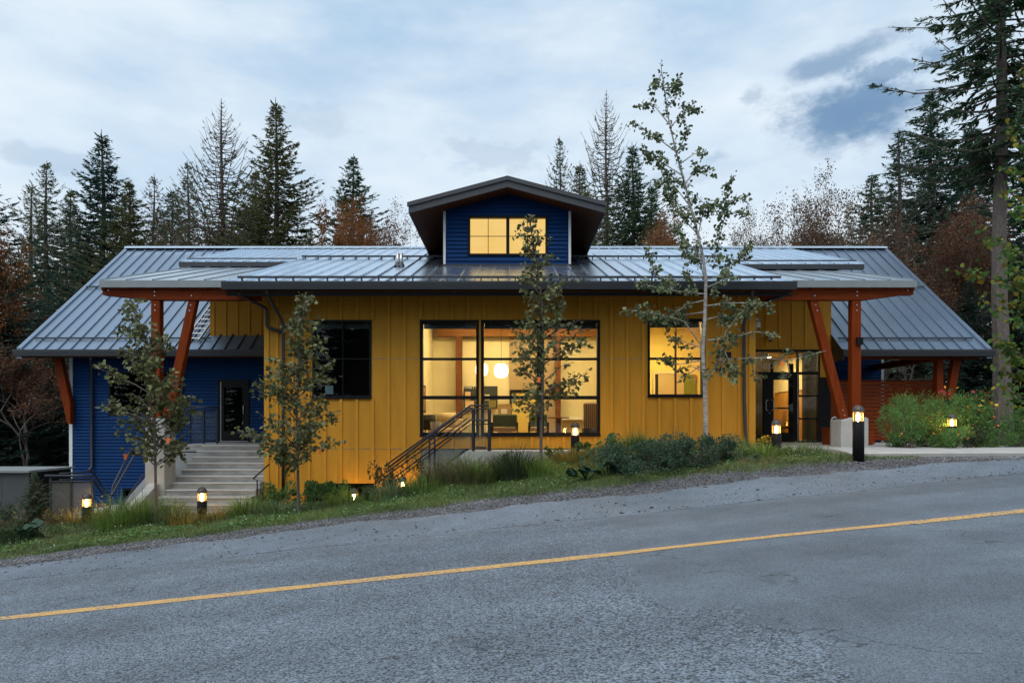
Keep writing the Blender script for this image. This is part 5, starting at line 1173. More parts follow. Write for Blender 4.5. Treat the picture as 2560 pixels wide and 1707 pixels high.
# the great fir at the right
gX, gY = PX(2502, 27), 27.0
big = conifer_meshes(21, 27, 5.3, .40, .52, 6, .36, .10, .85, spray=.58, trunk_r=.33, prof=.66, dens=.85, wdt=.22)
plant_tree('great_fir', big, (M_BARKG, M_BARK, F_FIR), (gX, gY, ground(gX, gY) - .1), 'great fir with a tall bare trunk and long boughs above the wing roof end', 'tree', None, .6)
# near maple reaching in from beyond the picture edge
def skeleton_tree(name, Y, leader, branches, r0, bark, m, leaf, per_m, label, seed, lw=.9, hang=.5, twig=.22, mixm=None, dspread=1.0, thick=1.0):
    rs = np.random.RandomState(seed); L = [np.array(PT(x, y, Y)) for x, y in leader]; base = L[0].copy(); base[2] = ground(base[0], base[1]) - .05
    t = thing(name, tuple(base), label, 'tree', 'young trees planted along the verge'); L[0] = base
    def rel(p): return tuple(np.array(p) - base)
    tk = MB(); n = len(L); tk.tube([rel(p) for p in L], [r0 * (1.25 if k == 0 else 1) * (1 - k / (n - .6)) ** .9 + .004 for k in range(n)], 8, False)
    lb = MB(); P = []; D = []
    def leafline(pts, dens):
        pts = [np.array(p) for p in pts]
        for a, b in zip(pts[:-1], pts[1:]):
            seg = np.linalg.norm(b - a); k = rs.poisson(seg * dens)
            for _ in range(k):
                u = rs.rand(); p = a + (b - a) * u; d = unit(rs.normal(0, .8, 3) + (b - a) / max(seg, 1e-6) * .4 + np.array([0, 0, -hang]))
                P.append(p + d * leaf * .35 + rs.normal(0, leaf * .35, 3)); D.append(d)
    for br in branches:
        pts = [np.array(p) for p in br]; m_ = len(pts); r1 = .011 * thick + .004
        lb.tube([rel(p) for p in pts], [r1 * (1 - .75 * k / (m_ - 1)) for k in range(m_)], 5, False)
        thin = .45 if name == 'aspen' and pts[-1][0] > PX(1900, Y) else 1.0      # the long outer boughs carry few leaves
        leafline(pts[1:] if m_ > 2 else pts, per_m * .8 * thin)
        for k in range(m_ - 1):
            seg = pts[k + 1] - pts[k]; ln = np.linalg.norm(seg)
            for _ in range(rs.poisson(ln / twig * thin)):
                u = rs.rand()
                if k == 0 and u < .35: continue
                p = pts[k] + seg * u; d = unit(seg / max(ln, 1e-6) * .6 + rs.normal(0, .65, 3) * np.array([1, dspread, 1]) + np.array([0, 0, .12])); tl = rs.uniform(.08, .24) * (.7 + .6 * thick)
                q = p + d * tl * .5 + np.array([0, 0, .0]); e = q + unit(d + rs.normal(0, .3, 3)) * tl * .5
                lb.tube([rel(p), rel(q), rel(e)], [.004, .003, .002], 3, False); leafline([p, q, e, e + unit(e - q) * leaf * .3], per_m * 1.25)
    for k in range(max(1, n // 2), n - 1): leafline([L[k], L[k + 1]], per_m * .7)
    P = np.array(P) - base; D = np.array(D); S = unit(np.cross(D, rs.normal(0, 1, D.shape) + np.array([[0, 0, .6]])))
    obs = [('trunk', tk.mesh('trunk'), bark), ('limbs', lb.mesh('limbs'), bark)]
    sz = leaf * rs.uniform(.55, 1.2, len(P))
    if mixm:
        k = rs.rand(len(P)) < mixm[1]; obs += [('crown', leaf_mesh('crown', P[~k], D[~k], S[~k], sz[~k], .25, lw), m), ('crown', leaf_mesh('crown', P[k], D[k], S[k], sz[k], .25, lw), mixm[0])]
    else: obs.append(('crown', leaf_mesh('crown', P, D, S, sz, .25, lw), m))
    for nm, me, mm in obs:
        me.materials.append(mm); o = bpy.data.objects.new(nm, me); COL.objects.link(o); o.parent = t
        if nm == 'trunk': me.polygons.foreach_set('use_smooth', [True] * len(me.polygons))
        else: o['kind'] = 'stuff'
    return t
def env_branches(Y, leader, env, nb, seed, rise=.45, ymax=None):
    rs = np.random.RandomState(seed); out = []
    ly = np.array([p[1] for p in leader])[::-1]; lx = np.array([p[0] for p in leader])[::-1]
    ey = np.array([e[0] for e in env])[::-1]; el = np.array([e[1] for e in env])[::-1]; er = np.array([e[2] for e in env])[::-1]
    top, bot = ey[0], ey[-1]
    for i in range(nb):
        yt = bot - (bot - top) * ((i + rs.rand()) / nb) ** .92
        a = rs.rand() * 6.283; c, s = math.cos(a), math.sin(a)
        cx = float(np.interp(yt, ly, lx)); wl = cx - float(np.interp(yt, ey, el)); wr = float(np.interp(yt, ey, er)) - cx
        reach = (wr if c > 0 else wl) * c * rs.uniform(.72, 1.0); dep = (wl + wr) / 2 * s * rs.uniform(.6, 1.0) * Y / FPX
        ys = min(yt + rise * math.hypot(reach, dep * FPX / Y) + 6, ymax or 9999); sx = float(np.interp(ys, ly, lx))
        p0 = np.array(PT(sx, ys, Y)); p3 = np.array(PT(cx + reach, yt, Y)) + np.array([0, dep, 0])
        p1 = p0 + (p3 - p0) * .35 + np.array([0, 0, .05]); p2 = p0 + (p3 - p0) * .7 + np.array([0, 0, .05]) + rs.normal(0, .03, 3)
        out.append([p0, p1, p2, p3])
    return out
ld = [(2650, 1150), (2640, 900), (2630, 600), (2620, 300), (2615, 100)]
brs = []
rs_ = np.random.RandomState(3)
for (ys, xe, ye) in ((300, 2540, 180), (380, 2530, 300), (430, 2515, 330), (520, 2520, 420), (560, 2500, 470), (700, 2440, 560), (690, 2470, 600), (760, 2385, 665), (800, 2500, 640), (820, 2470, 730), (880, 2450, 745), (900, 2505, 760), (960, 2475, 830), (980, 2505, 850), (1000, 2470, 905), (1020, 2520, 900), (1040, 2480, 960), (1060, 2530, 985), (650, 2535, 520), (850, 2530, 700)):
    a = np.array(PT(2635, ys, 17.0)); b = np.array(PT(xe, ye, 17.0 + rs_.uniform(-.8, .8))); brs.append([a, a + (b - a) * .4 + np.array([0, 0, .08]), a + (b - a) * .75 + np.array([0, 0, .04]), b])
skeleton_tree('young_maple', 17.0, ld, brs, .06, M_BARKS, F_GRN, .13, 20, 'maple with green and yellow leaves reaching in from the picture edge before the great trunk', 31, mixm=(F_YEL, .42), twig=.2, thick=1.0)

# ---------------------------------------------------------------- saplings in front
la = [(391, 1300), (389, 1200), (387, 1100), (386, 1000), (380, 900), (362, 840), (340, 790), (325, 755)]
ea = [(1140, 300, 462), (1110, 272, 480), (1060, 275, 492), (1010, 262, 522), (960, 250, 470), (925, 212, 442), (880, 300, 432), (830, 300, 420), (790, 312, 355), (755, 316, 336)]
skeleton_tree('sapling', 14.5, la, env_branches(14.5, la, ea, 58, 41, ymax=1165), .028, M_BARKS, F_SAP, .100, 30, 'round-leaved sapling in front of the blue wing and the timber posts', 42)
lb_ = [(746, 1300), (745, 1180), (742, 1120), (742, 1050), (745, 960), (750, 860), (755, 800), (766, 742)]
eb = [(1150, 680, 775), (1120, 630, 815), (1080, 592, 890), (1040, 618, 870), (1000, 628, 815), (950, 640, 832), (900, 650, 832), (870, 655, 822), (830, 700, 785), (800, 728, 770), (745, 738, 782)]
skeleton_tree('sapling', 13.9, lb_, env_branches(13.9, lb_, eb, 70, 43, ymax=1180), .027, M_BARKS, F_SAP, .094, 30, 'round-leaved sapling in front of the unlit window', 44)
lc = [(1352, 1150), (1353, 1050), (1356, 960), (1358, 860), (1356, 760), (1345, 680), (1335, 620), (1322, 545)]
ec = [(1030, 1300, 1420), (990, 1275, 1448), (950, 1258, 1456), (900, 1255, 1470), (850, 1265, 1512), (800, 1288, 1470), (760, 1300, 1450), (715, 1276, 1420), (670, 1308, 1410), (620, 1322, 1392), (580, 1290, 1348), (545, 1306, 1335)]
skeleton_tree('sapling', 14.6, lc, env_branches(14.6, lc, ec, 76, 45, ymax=1060), .028, M_BARKS, F_SAP, .094, 28, 'round-leaved sapling in front of the big lit window', 46)
ldr = [(1763, 1130), (1764, 1050), (1762, 960), (1757, 880), (1762, 800), (1765, 700), (1757, 640), (1738, 560), (1712, 460), (1690, 380), (1672, 300), (1660, 220), (1652, 160)]
Ya = 14.8; AB = [[(1766, 955), (1790, 920), (1803, 875), (1815, 830), (1840, 795), (1870, 760)], [(1790, 915), (1815, 899), (1858, 896), (1913, 894), (1968, 902), (2066, 876)], [(1769, 850), (1821, 848), (1883, 829), (1945, 836)], [(1766, 765), (1821, 757), (1880, 758), (1925, 765)],
 [(1752, 862), (1711, 804), (1687, 795), (1640, 785), (1560, 772)], [(1762, 735), (1714, 731), (1650, 720), (1585, 705)], [(1757, 664), (1788, 633), (1810, 550), (1817, 477), (1829, 436)], [(1812, 520), (1850, 490), (1868, 486)], [(1812, 540), (1845, 528), (1862, 524)], [(1808, 560), (1785, 520), (1765, 512)],
 [(1690, 380), (1650, 350), (1596, 312)], [(1672, 310), (1640, 270), (1612, 258)], [(1675, 320), (1710, 280), (1732, 270)], [(1690, 385), (1712, 345), (1724, 315)], [(1700, 410), (1735, 385), (1762, 380)], [(1712, 460), (1740, 425), (1762, 420)], [(1708, 440), (1660, 410), (1610, 378)], [(1720, 480), (1680, 440), (1640, 405)],
 [(1728, 520), (1690, 470), (1660, 440)], [(1738, 560), (1700, 520), (1675, 470)], [(1740, 580), (1700, 540), (1655, 462)], [(1745, 590), (1762, 510), (1740, 490)], [(1757, 650), (1715, 600), (1680, 560)], [(1757, 650), (1720, 640), (1690, 560)], [(1762, 700), (1740, 620), (1700, 610)], [(1764, 690), (1690, 700), (1640, 690), (1612, 620)], [(1764, 700), (1800, 690), (1850, 640), (1870, 620)], [(1765, 720), (1810, 700), (1845, 690)],
 [(1762, 800), (1800, 790), (1850, 800)], [(1757, 870), (1700, 850), (1670, 845)], [(1758, 900), (1700, 910), (1640, 895)], [(1758, 910), (1720, 935), (1700, 950)], [(1760, 930), (1730, 915), (1690, 925)], [(1808, 870), (1830, 920), (1835, 945)], [(1800, 890), (1805, 930), (1808, 935)], [(1875, 895), (1886, 930), (1884, 940)], [(1968, 902), (1975, 930), (1960, 940)],
 [(1660, 220), (1680, 220), (1695, 210)], [(1654, 180), (1648, 200), (1640, 210)], [(1668, 270), (1690, 245), (1700, 225)], [(1762, 780), (1690, 790), (1610, 800)], [(1764, 750), (1720, 760), (1660, 800)]]
rs_ = np.random.RandomState(9)
AB3 = []
for br in AB:
    d = rs_.uniform(-.7, .7); AB3.append([np.array(PT(x, y, Ya + d * k / (len(br) - 1))) for k, (x, y) in enumerate(br)])
skeleton_tree('aspen', Ya, ldr, AB3, .050, M_ASPEN, F_ASP, .082, 60, 'tall slender aspen with a pale stem taller than the roof', 48, twig=.15, hang=.6, thick=1.1)

# paper shirt tags hanging from the young trees
M_TAG = mat('orange_paper', (.85, .20, .035), .7)
def shirt():
    p = [(-.030, -.055), (.030, -.055), (.030, .025), (.042, .015), (.052, .035), (.022, .058), (.010, .050), (-.010, .050), (-.022, .058), (-.052, .035), (-.042, .015), (-.030, .025)]
    return MB().prism(p, 1, -.0015, .0015).mesh('paper_tag')
tm_ = shirt()
for (x, y, Y, rz, lab) in ((420, 1101, 14.2, .3, 'orange paper shirt tag hanging before the concrete pedestal of the stairs'), (314, 1141, 14.3, .9, 'orange paper shirt tag on the lowest bough before the blue wall'), (1347, 949, 14.2, .2, 'orange paper shirt tag beside the stem of the sapling at the big window'),
                           (1955, 910, 14.6, .1, 'orange paper shirt tag at the end of the long aspen bough over the entrance'), (1794, 855, 14.4, 1.0, 'orange paper shirt tag right of the aspen stem'), (1737, 943, 14.4, .9, 'orange paper shirt tag against the lower pane of the office window'), (800, 1128, 13.5, 1.1, 'orange paper shirt tag under the sapling by the unlit window')):
    o = obj('paper_tag', tm_, M_TAG); o.location = PT(x, y, Y); o.rotation_euler = (0, .1, rz); tag(o, lab, 'paper tag', 'paper tags on the young trees')
    st_ = obj('string', MB().tube([(0, 0, .05), (0, 0, .13)], .0015, 3), M_WHITE); st_.parent = o

# ---------------------------------------------------------------- shrubs, tufts, flowers
def shrub(name, x, y0, Y, rx, h, label, m, n=1500, ls=.05, seed=0, ry=None, cat='shrub', grp='shrubs in the front beds', shape='leaf', base=None, flowers=None, lump=9, lw=.7):
    rs = np.random.RandomState(seed + int(x)); X = PX(x, Y); g = ground(X, Y) if base is None else base; ry = ry or rx
    t = thing(name, (X, Y, g), label, cat, grp)
    C = np.stack([rs.normal(0, .48, lump) * rx, rs.normal(0, .48, lump) * ry, rs.uniform(.15, .85, lump) ** 1.2 * h], 1); rad = rs.uniform(.12, .38, lump)
    i = rs.randint(0, lump, n); dv = unit(rs.normal(0, 1, (n, 3))); k = rs.uniform(.35, 1.0, n) ** .5
    P = C[i] + dv * (rad[i] * k)[:, None] * np.array([[rx, ry, h * .85]]); P[:, 2] = np.maximum(P[:, 2], .01 + rs.rand(n) * .05)
    D = unit(dv + rs.normal(0, .5, (n, 3)) + np.array([[0, 0, .35]]))
    S = unit(np.cross(D, rs.normal(0, 1, (n, 3))))
    sz = ls * rs.uniform(.55, 1.35, n)
    me = leaf_mesh('foliage', P, D, S, sz, .2, lw) if shape == 'leaf' else kite_mesh('foliage', P, D, S, sz * 2.2, sz * .28)
    me.materials.append(m); o = bpy.data.objects.new('foliage', me); COL.objects.link(o); o.parent = t; o['kind'] = 'stuff'
    st = MB()
    for c, r_ in zip(C, rad):
        for _ in range(2): e = c + rs.normal(0, .3, 3) * np.array([rx, ry, h]) * .5; e[2] = max(e[2], .05); st.tube([(rs.normal(0, .05), rs.normal(0, .05), -.03), tuple(c * .6 + rs.normal(0, .02, 3)), tuple(e)], [.008, .006, .003], 3, False)
    o = obj('stems', st, M_BARKS); o.parent = t
    if flowers:
        fm, nf, fs, zz = flowers
        fme = MB(); 
        for q in range(7): a = q * 2 * math.pi / 7; b = a + .38; c2 = a - .38; fme.quad((0, 0, 0), (math.cos(c2) * fs * .7, math.sin(c2) * fs * .7, .008), (math.cos(a) * fs, math.sin(a) * fs, .004), (math.cos(b) * fs * .7, math.sin(b) * fs * .7, .008))
        fme = fme.mesh('flower')
        for q in range(nf):
            f = obj('flower', fme if q == 0 else fme, fm); f.parent = t; a = rs.uniform(-1, 1); f.location = (a * rx * .85, -ry * rs.uniform(.2, .75), h * rs.uniform(*zz)); f.rotation_euler = (rs.uniform(.5, 1.3), rs.uniform(-.4, .4), rs.uniform(0, 6))
    return t
def tuft(name, x, Y, spread, h, n, m, label, seed=0, w=.007, lean=.45, base=None, cat='grass clump', grp='grass clumps in the front beds', sy=None):
    rs = np.random.RandomState(seed + int(x)); X = PX(x, Y); g = ground(X, Y) if base is None else base
    t = thing(name, (X, Y, g), label, cat, grp)
    n = int(n * 1.1); h = h * 1.3; spread = spread * 1.12; a = rs.rand(n) * 6.283; r = np.sqrt(rs.rand(n)); B0 = np.stack([np.cos(a) * r * spread, np.sin(a) * r * (sy or spread), np.zeros(n)], 1)
    dirx = np.stack([np.cos(a), np.sin(a), np.zeros(n)], 1) * (r * lean * 1.5 + rs.normal(0, .25, n))[:, None]; L = h * (rs.uniform(.25, 1.15, n) * (1 - .35 * r))[:, None]
    side = unit(np.cross(dirx + rs.normal(0, .3, (n, 3)), np.array([[0, 0, 1.0]]))) * w * rs.uniform(.5, 1.3, n)[:, None]
    M1 = B0 + (np.array([[0, 0, 1.0]]) + dirx * .35) * L * .55; T = B0 + (np.array([[0, 0, 1.0]]) * (1 - .2 * r[:, None]) + dirx * 1.1) * L
    V = np.stack([B0 - side, B0 + side, M1 + side * .8, M1 - side * .8, T + side * .1, T - side * .1], 1).reshape(-1, 3); i = np.arange(n)[:, None] * 6
    me = np_mesh('blades', V, np.concatenate([i + np.array([[0, 1, 2, 3]]), i + np.array([[3, 2, 4, 5]])], 0)); me.materials.append(m)
    o = bpy.data.objects.new('blades', me); COL.objects.link(o); o.parent = t; o['kind'] = 'stuff'; return t
GRP = 'shrubs in the front beds'
SH = [ # name x y Y rx h label mat n ls shape
 ('shrub', 1548, 13.55, .56, .56, 'blue-green low shrub next to the broad leaves', F_BLUEG, 4600, .036, 'leaf'),
 ('shrub', 1640, 13.5, .68, .64, 'blue-green low shrub in the middle of the mound', F_BLUEG, 6000, .036, 'leaf'),
 ('shrub', 1735, 13.6, .62, .64, 'blue-green low shrub at the foot of the aspen', F_BLUEG, 5200, .036, 'leaf'),
 ('shrub', 1812, 13.75, .42, .52, 'blue-green low shrub at the entrance end of the mound', F_BLUEG, 3000, .036, 'leaf'),
 ('shrub', 995, 15.0, .42, .95, 'dark airy shrub at the foot of the stair railing', F_DARKG, 1500, .045, 'leaf'),
 ('shrub', 1268, 15.1, .22, .42, 'small dark round shrub left of the sapling at the big window', F_DARKG, 1100, .030, 'leaf'),
 ('shrub', 1383, 15.5, .17, .44, 'narrow bright green shrub between the sapling and the bollard light', F_BUSH, 800, .045, 'leaf'),
 ('shrub', 1480, 15.5, .26, .60, 'bright green leafy shrub right of the bollard light at the big window', F_BUSH, 1500, .050, 'leaf'),
 ('shrub', 1525, 15.5, .28, .58, 'bright green leafy shrub below the corner of the big window', F_BUSH, 1500, .050, 'leaf'),
 ('shrub', 1722, 15.4, .16, .40, 'small brownish shrub just left of the aspen stem', F_DRY, 500, .035, 'leaf'),
 ('shrub', 1808, 15.4, .16, .40, 'small brownish shrub just right of the aspen stem', F_DRY, 550, .035, 'leaf'),
 ('shrub', 1915, 14.9, .17, .34, 'yellow-leaved little shrub beside the entrance bollard light', F_YEL, 420, .045, 'leaf'),
 ('shrub', 705, 15.2, .45, .62, 'green leafy bush behind the sapling stem', F_BUSH, 2000, .045, 'leaf'),
 ('shrub', 775, 15.3, .45, .68, 'green leafy bush under the unlit window', F_BUSH, 2200, .045, 'leaf'),
 ('shrub', 846, 16.2, .30, .95, 'green leafy bush lit by the low bollard light', F_BUSH, 1700, .045, 'leaf'),
 ('shrub', 915, 15.0, .25, .35, 'low dark plant right of the low bollard light', F_DARKG, 700, .04, 'leaf'),
 ('shrub', 8, 15.2, .30, .62, 'dark shrub at the picture edge before the grey enclosure', F_DARKG, 900, .05, 'kite'),
 ('shrub', 55, 14.9, .34, .62, 'brownish dark shrub beside the little spruce', F_DRY, 900, .05, 'kite'),
 ('shrub', 28, 14.3, .45, .32, 'low dark ground shrub at the picture edge', F_DARKG, 1200, .045, 'leaf'),
 ('shrub', 120, 15.0, .28, .42, 'dry brown shrub right of the little spruce', F_DRY, 700, .05, 'kite'),
 ('shrub', 45, 20.8, 1.1, 1.0, 'green bush behind the grey enclosure', F_BUSH, 1500, .10, 'leaf'),
 ('shrub', 140, 22.5, 1.1, .9, 'dark bush between the enclosure and the blue wing', F_DARKG, 1400, .10, 'leaf'),
 ('shrub', 415, 14.9, .35, .45, 'weedy green plant left of the stair bollard light', F_GRASSB, 800, .04, 'kite'),
]
for (nm, x, Y, rx, h, lab, m, n, ls, shp) in SH: shrub(nm, x, 0, Y, rx, h, lab, m, n, ls, 100, shape=shp, lump=26 if m is F_BLUEG else 13)
M_FRED = mat('red_petals', (.30, .012, .02), .6); M_FORG = mat('orange_petals', (.80, .25, .02), .6); M_FYEL = mat('yellow_petals', (.80, .45, .03), .6)
for (x, Y, rx, h, lab, m, n, fl) in ((2240, 16.6, .66, 1.25, 'feathery green bush at the cedar screen end of the flower bed', F_FEATH, 4200, None), (2300, 16.9, .80, 1.55, 'tallest feathery green bush before the cedar screen', F_FEATH, 5200, (M_FYEL, 3, .035, (.8, .95))),
      (2385, 17.3, .82, 1.40, 'feathery bush with red flowers behind the bollard light', F_FEATH, 5000, (M_FRED, 16, .055, (.85, 1.02))), (2440, 17.2, .64, 1.25, 'feathery bush with yellow flowers under the great trunk', F_FEATH, 3600, (M_FYEL, 8, .05, (.7, .95))),
      (2275, 16.0, .55, .55, 'low green bush in front of the feathery bushes', F_BUSH, 2600, (M_FORG, 3, .03, (.3, .7))), (2340, 16.3, .36, .62, 'low green bush just left of the bollard light in the flower bed', F_GRASSB, 2200, (M_FORG, 4, .03, (.3, .7))), (2418, 16.25, .34, .58, 'low dark green bush just right of the bollard light in the flower bed', F_DARKG, 2000, (M_FORG, 5, .03, (.4, .8))),
      (2378, 15.85, .40, .50, 'low green bush right in front of the bollard light in the flower bed', F_FEATH, 2400, (M_FORG, 3, .03, (.4, .8))), (2480, 16.6, .62, .95, 'green bush with orange flowers near the picture edge', F_BUSH, 3000, (M_FORG, 5, .03, (.5, .9))), (2545, 16.6, .62, 1.0, 'green bush cut by the picture edge', F_FEATH, 3000, None)):
    shrub('flowering_bush' if fl else 'bush', x, 0, Y, rx, h, lab, m, n, .040, 300, shape='kite' if m in (F_FEATH, F_GRASSB) else 'leaf', flowers=fl, grp='bushes of the flower bed', lump=14, base=0.0)
TU = [('grass_clump', 300, 14.6, .48, .70, 520, F_GRASSB, 'tall yellow-green grass lit by the bollard before the blue wing'), ('grass_clump', 355, 14.8, .45, .68, 480, F_GRASSB, 'tall grass around the foot of the sapling at the stairs'), ('grass_clump', 430, 14.7, .35, .55, 450, F_GRASS, 'weedy grass beside the concrete stair foot'),
      ('grass_clump', 250, 15.35, .32, .50, 500, F_GRASSY, 'dry yellow grass right of the ramp bollard light'), ('grass_clump', 178, 15.3, .36, .45, 500, F_GRASSY, 'dry yellow grass between the spruce and the ramp bollard light'), ('grass_clump', 545, 14.4, .3, .3, 260, F_GRASSY, 'dry grass right of the stair bollard light'),
      ('grass_clump', 620, 14.6, .40, .42, 500, F_GRASSB, 'green grass clump at the corner of the ochre wall'), ('grass_clump', 1095, 14.7, .38, .62, 600, F_DRY, 'brown seed-headed grass below the sloping stair rail'), ('grass_clump', 1150, 14.9, .3, .6, 400, F_GRASS, 'grey-green seed-headed grass before the concrete stair wall'), ('grass_clump', 1290, 14.2, .40, .62, 800, F_DARKG, 'dark arching grass clump left of the sapling at the big window'),
      ('grass_clump', 1345, 14.1, .35, .42, 450, F_GRASSB, 'fresh green grass at the foot of the sapling at the big window'), ('grass_clump', 1430, 15.0, .35, .32, 450, F_GRASSY, 'yellow lit grass under the bollard light at the big window'), ('grass_clump', 1500, 15.0, .35, .28, 400, F_GRASSY, 'yellow lit grass before the bright green shrubs'),
      ('grass_clump', 1575, 15.4, .28, .55, 500, F_BUSH, 'dark green sword-leaved grass at the ochre wall'), ('grass_clump', 1605, 15.3, .28, .48, 400, F_BUSH, 'second clump of sword-leaved grass at the ochre wall'), ('grass_clump', 1690, 15.4, .22, .55, 160, F_DRY, 'thin dry grass against the ochre wall'), ('grass_clump', 985, 14.4, .45, .4, 500, F_GRASS, 'grey-green grass in front of the airy shrub'), ('grass_clump', 2420, 17.4, .3, 1.25, 60, F_GRASSB, 'long arching grass blades above the red flowers'), ('grass_clump', 1200, 14.4, .5, .45, 600, F_GRASSB, 'bright green grass before the concrete walkway')]
TU += [('grass_clump', 1060, 14.3, .40, .40, 500, F_GRASSB, 'bright grass below the stair railing foot'), ('grass_clump', 1240, 15.2, .30, .45, 350, F_DRY, 'dry stems at the edge of the concrete walkway'), ('grass_clump', 1640, 15.3, .35, .42, 350, F_GRASS, 'weeds against the ochre wall below the office window'), ('grass_clump', 1760, 15.3, .4, .35, 350, F_GRASS, 'weeds behind the aspen foot'), ('grass_clump', 1850, 15.0, .35, .35, 350, F_GRASSB, 'green weeds before the ochre corner'), ('grass_clump', 1905, 14.2, .45, .28, 450, F_GRASSB, 'green weeds on the verge left of the entrance bollard light'), ('grass_clump', 2010, 14.2, .5, .26, 450, F_GRASS, 'weeds on the verge between the two entrance bollard lights'), ('grass_clump', 880, 14.6, .5, .32, 450, F_GRASSB, 'ferny green weeds under the low bollard light'), ('grass_clump', 690, 14.3, .5, .30, 450, F_GRASS, 'weeds at the foot of the sapling by the unlit window'), ('grass_clump', 470, 14.4, .35, .32, 300, F_GRASSY, 'dry weeds left of the stair bollard light'), ('grass_clump', 60, 14.2, .6, .30, 500, F_DARKG, 'dark weeds before the little spruce'), ('grass_clump', 1180, 14.3, .5, .55, 500, F_DRY, 'tall dry stems before the sloping concrete wall')]
for i, (nm, x, Y, sp, h, n, m, lab) in enumerate(TU): tuft(nm, x, Y, sp, h, n, m, lab, 500 + i)
# broad-leaved plants
def broadleaf(x, Y, k, size, label, seed):
    rs = np.random.RandomState(seed); X = PX(x, Y); g = ground(X, Y); t = thing('broad_leaved_plant', (X, Y, g), label, 'plant', 'broad-leaved plants on the verge')
    n = 14; ring = []
    for i in range(n): a = 2 * math.pi * i / n; r = 1 + .10 * math.sin(3 * a + 1) + .07 * math.sin(7 * a); ring.append((math.cos(a) * r, math.sin(a) * r))
    g2 = MB(); g2.v = [(0, 0, -.12)] + [(p * .55, q * .55, .02 + .06 * math.sin(i * 2.1)) for i, (p, q) in enumerate(ring)] + [(p, q, -.06 + .13 * math.sin(i * 1.7 + 1)) for i, (p, q) in enumerate(ring)]
    for i in range(n): j = (i + 1) % n; g2.f += [(0, 1 + i, 1 + j), (1 + i, 1 + n + i, 1 + n + j, 1 + j)]
    me = g2.mesh('leaf')
    for i in range(k):
        a = rs.rand() * 6.28; r = rs.uniform(.1, 1.0) * size * 2.2; s = size * rs.uniform(.6, 1.1)
        o = obj('leaf', me, F_BIG, smooth=True); o.parent = t; o.location = (math.cos(a) * r * 1.5, math.sin(a) * r * .6 - .1, .08 + (1 - r / (size * 2.2)) * size * 1.6 + rs.uniform(0, .08)); o.scale = (s, s, s); o.rotation_euler = (rs.uniform(.2, .9), rs.uniform(-.5, .5), rs.uniform(0, 6.28))
        sm = obj('stalk', MB().tube([(o.location.x * .2, o.location.y * .2, 0), tuple(o.location)], .009, 4), F_BIG); sm.parent = t
broadleaf(1465, 13.3, 9, .115, 'dark broad-leaved plant sprawling on the grass beside the gravel', 3)
broadleaf(1520, 13.4, 10, .14, 'larger dark broad-leaved plant against the blue-green mound', 5)
broadleaf(100, 14.2, 12, .13, 'dark broad-leaved plant under the little spruce', 8)
sp = conifer_meshes(77, 1.1, .40, .22, .07, 7, -.1, .05, 1.0, spray=.10, trunk_r=.02, dens=4.0, prof=.8)
plant_tree('little_spruce', sp, (M_BARKS, M_BARKS, F_FIR), (PX(86, 15.0), 15.0, ground(PX(86, 15), 15) + .1), 'little spruce in front of the grey enclosure', 'tree')

# ---------------------------------------------------------------- grass, gravel
def scatter_grass(name, regions, m, label, seed, w=.0065):
    rs = np.random.RandomState(seed); Bs = []; Hs = []
    for (xa, xb, ya, yb, n, h, edge) in regions:
        x = rs.uniform(xa, xb, n); y = rs.uniform(ya, yb, n)
        if edge: keep = y > 12.72 + .16 * np.array([wob(v, 2.2) for v in x]) + rs.exponential(.06, n) - .1 * (x > -6) ; x, y = x[keep], y[keep]
        k = ~((x > XR - .1) & (y > 14.72)) & ~((x > -8.6) & (x < XL) & (y > 14.72)) & ~((x > 6.45) & (y > 13.2) & (y < 14.78)); x, y = x[k], y[k]
        z = np.array([ground(a, b) for a, b in zip(x, y)]) - .03; Bs.append(np.stack([x, y, z], 1)); Hs.append(h * rs.uniform(.4, 1.3, len(x)))
    B0 = np.concatenate(Bs); L = np.concatenate(Hs)[:, None]; n = len(B0); clump = .6 + .8 * (np.sin(B0[:, :1] * 3.1 + 1.3 * np.sin(B0[:, 1:2] * 4)) * .5 + .5) * rs.uniform(.6, 1.2, (n, 1)); L = L * clump
    d = np.concatenate([rs.normal(0, .45, (n, 2)), np.ones((n, 1))], 1); s = unit(np.cross(d, rs.normal(0, 1, (n, 3)))) * w
    V = np.stack([B0 - s, B0 + s, B0 + d * L], 1).reshape(-1, 3); me = np_mesh(name, V, np.arange(3 * n).reshape(-1, 3)); o = obj(name, me, m); tag(o, label, 'grass', kind='stuff')
scatter_grass('verge_grass', [(-14.5, 7.6, 12.45, 14.6, 95000, .085, True), (-14.5, -4.2, 14.4, 15.6, 26000, .13, False), (-4.2, 1.5, 14.4, 15.8, 16000, .12, False), (1.5, 6.2, 14.4, 15.8, 14000, .10, False)], F_GRASS, 'short green grass and weeds of the sloping verge', 61)
scatter_grass('bright_verge_grass', [(-9, 3.0, 12.7, 14.3, 16000, .10, True), (-2.5, 2.5, 13.6, 15.2, 9000, .13, False), (8.2, 15, 14.8, 16.2, 20000, .10, False)], F_GRASSB, 'brighter tufts of grass on the verge', 62)
scatter_grass('dry_verge_grass', [(-14, 6.5, 12.6, 14.8, 9000, .10, True), (2.0, 6.0, 13.0, 14.6, 5000, .08, True), (.3, 2.6, 14.2, 15.4, 6000, .16, False)], F_GRASSY, 'dry yellowish grass stems on the verge', 63)
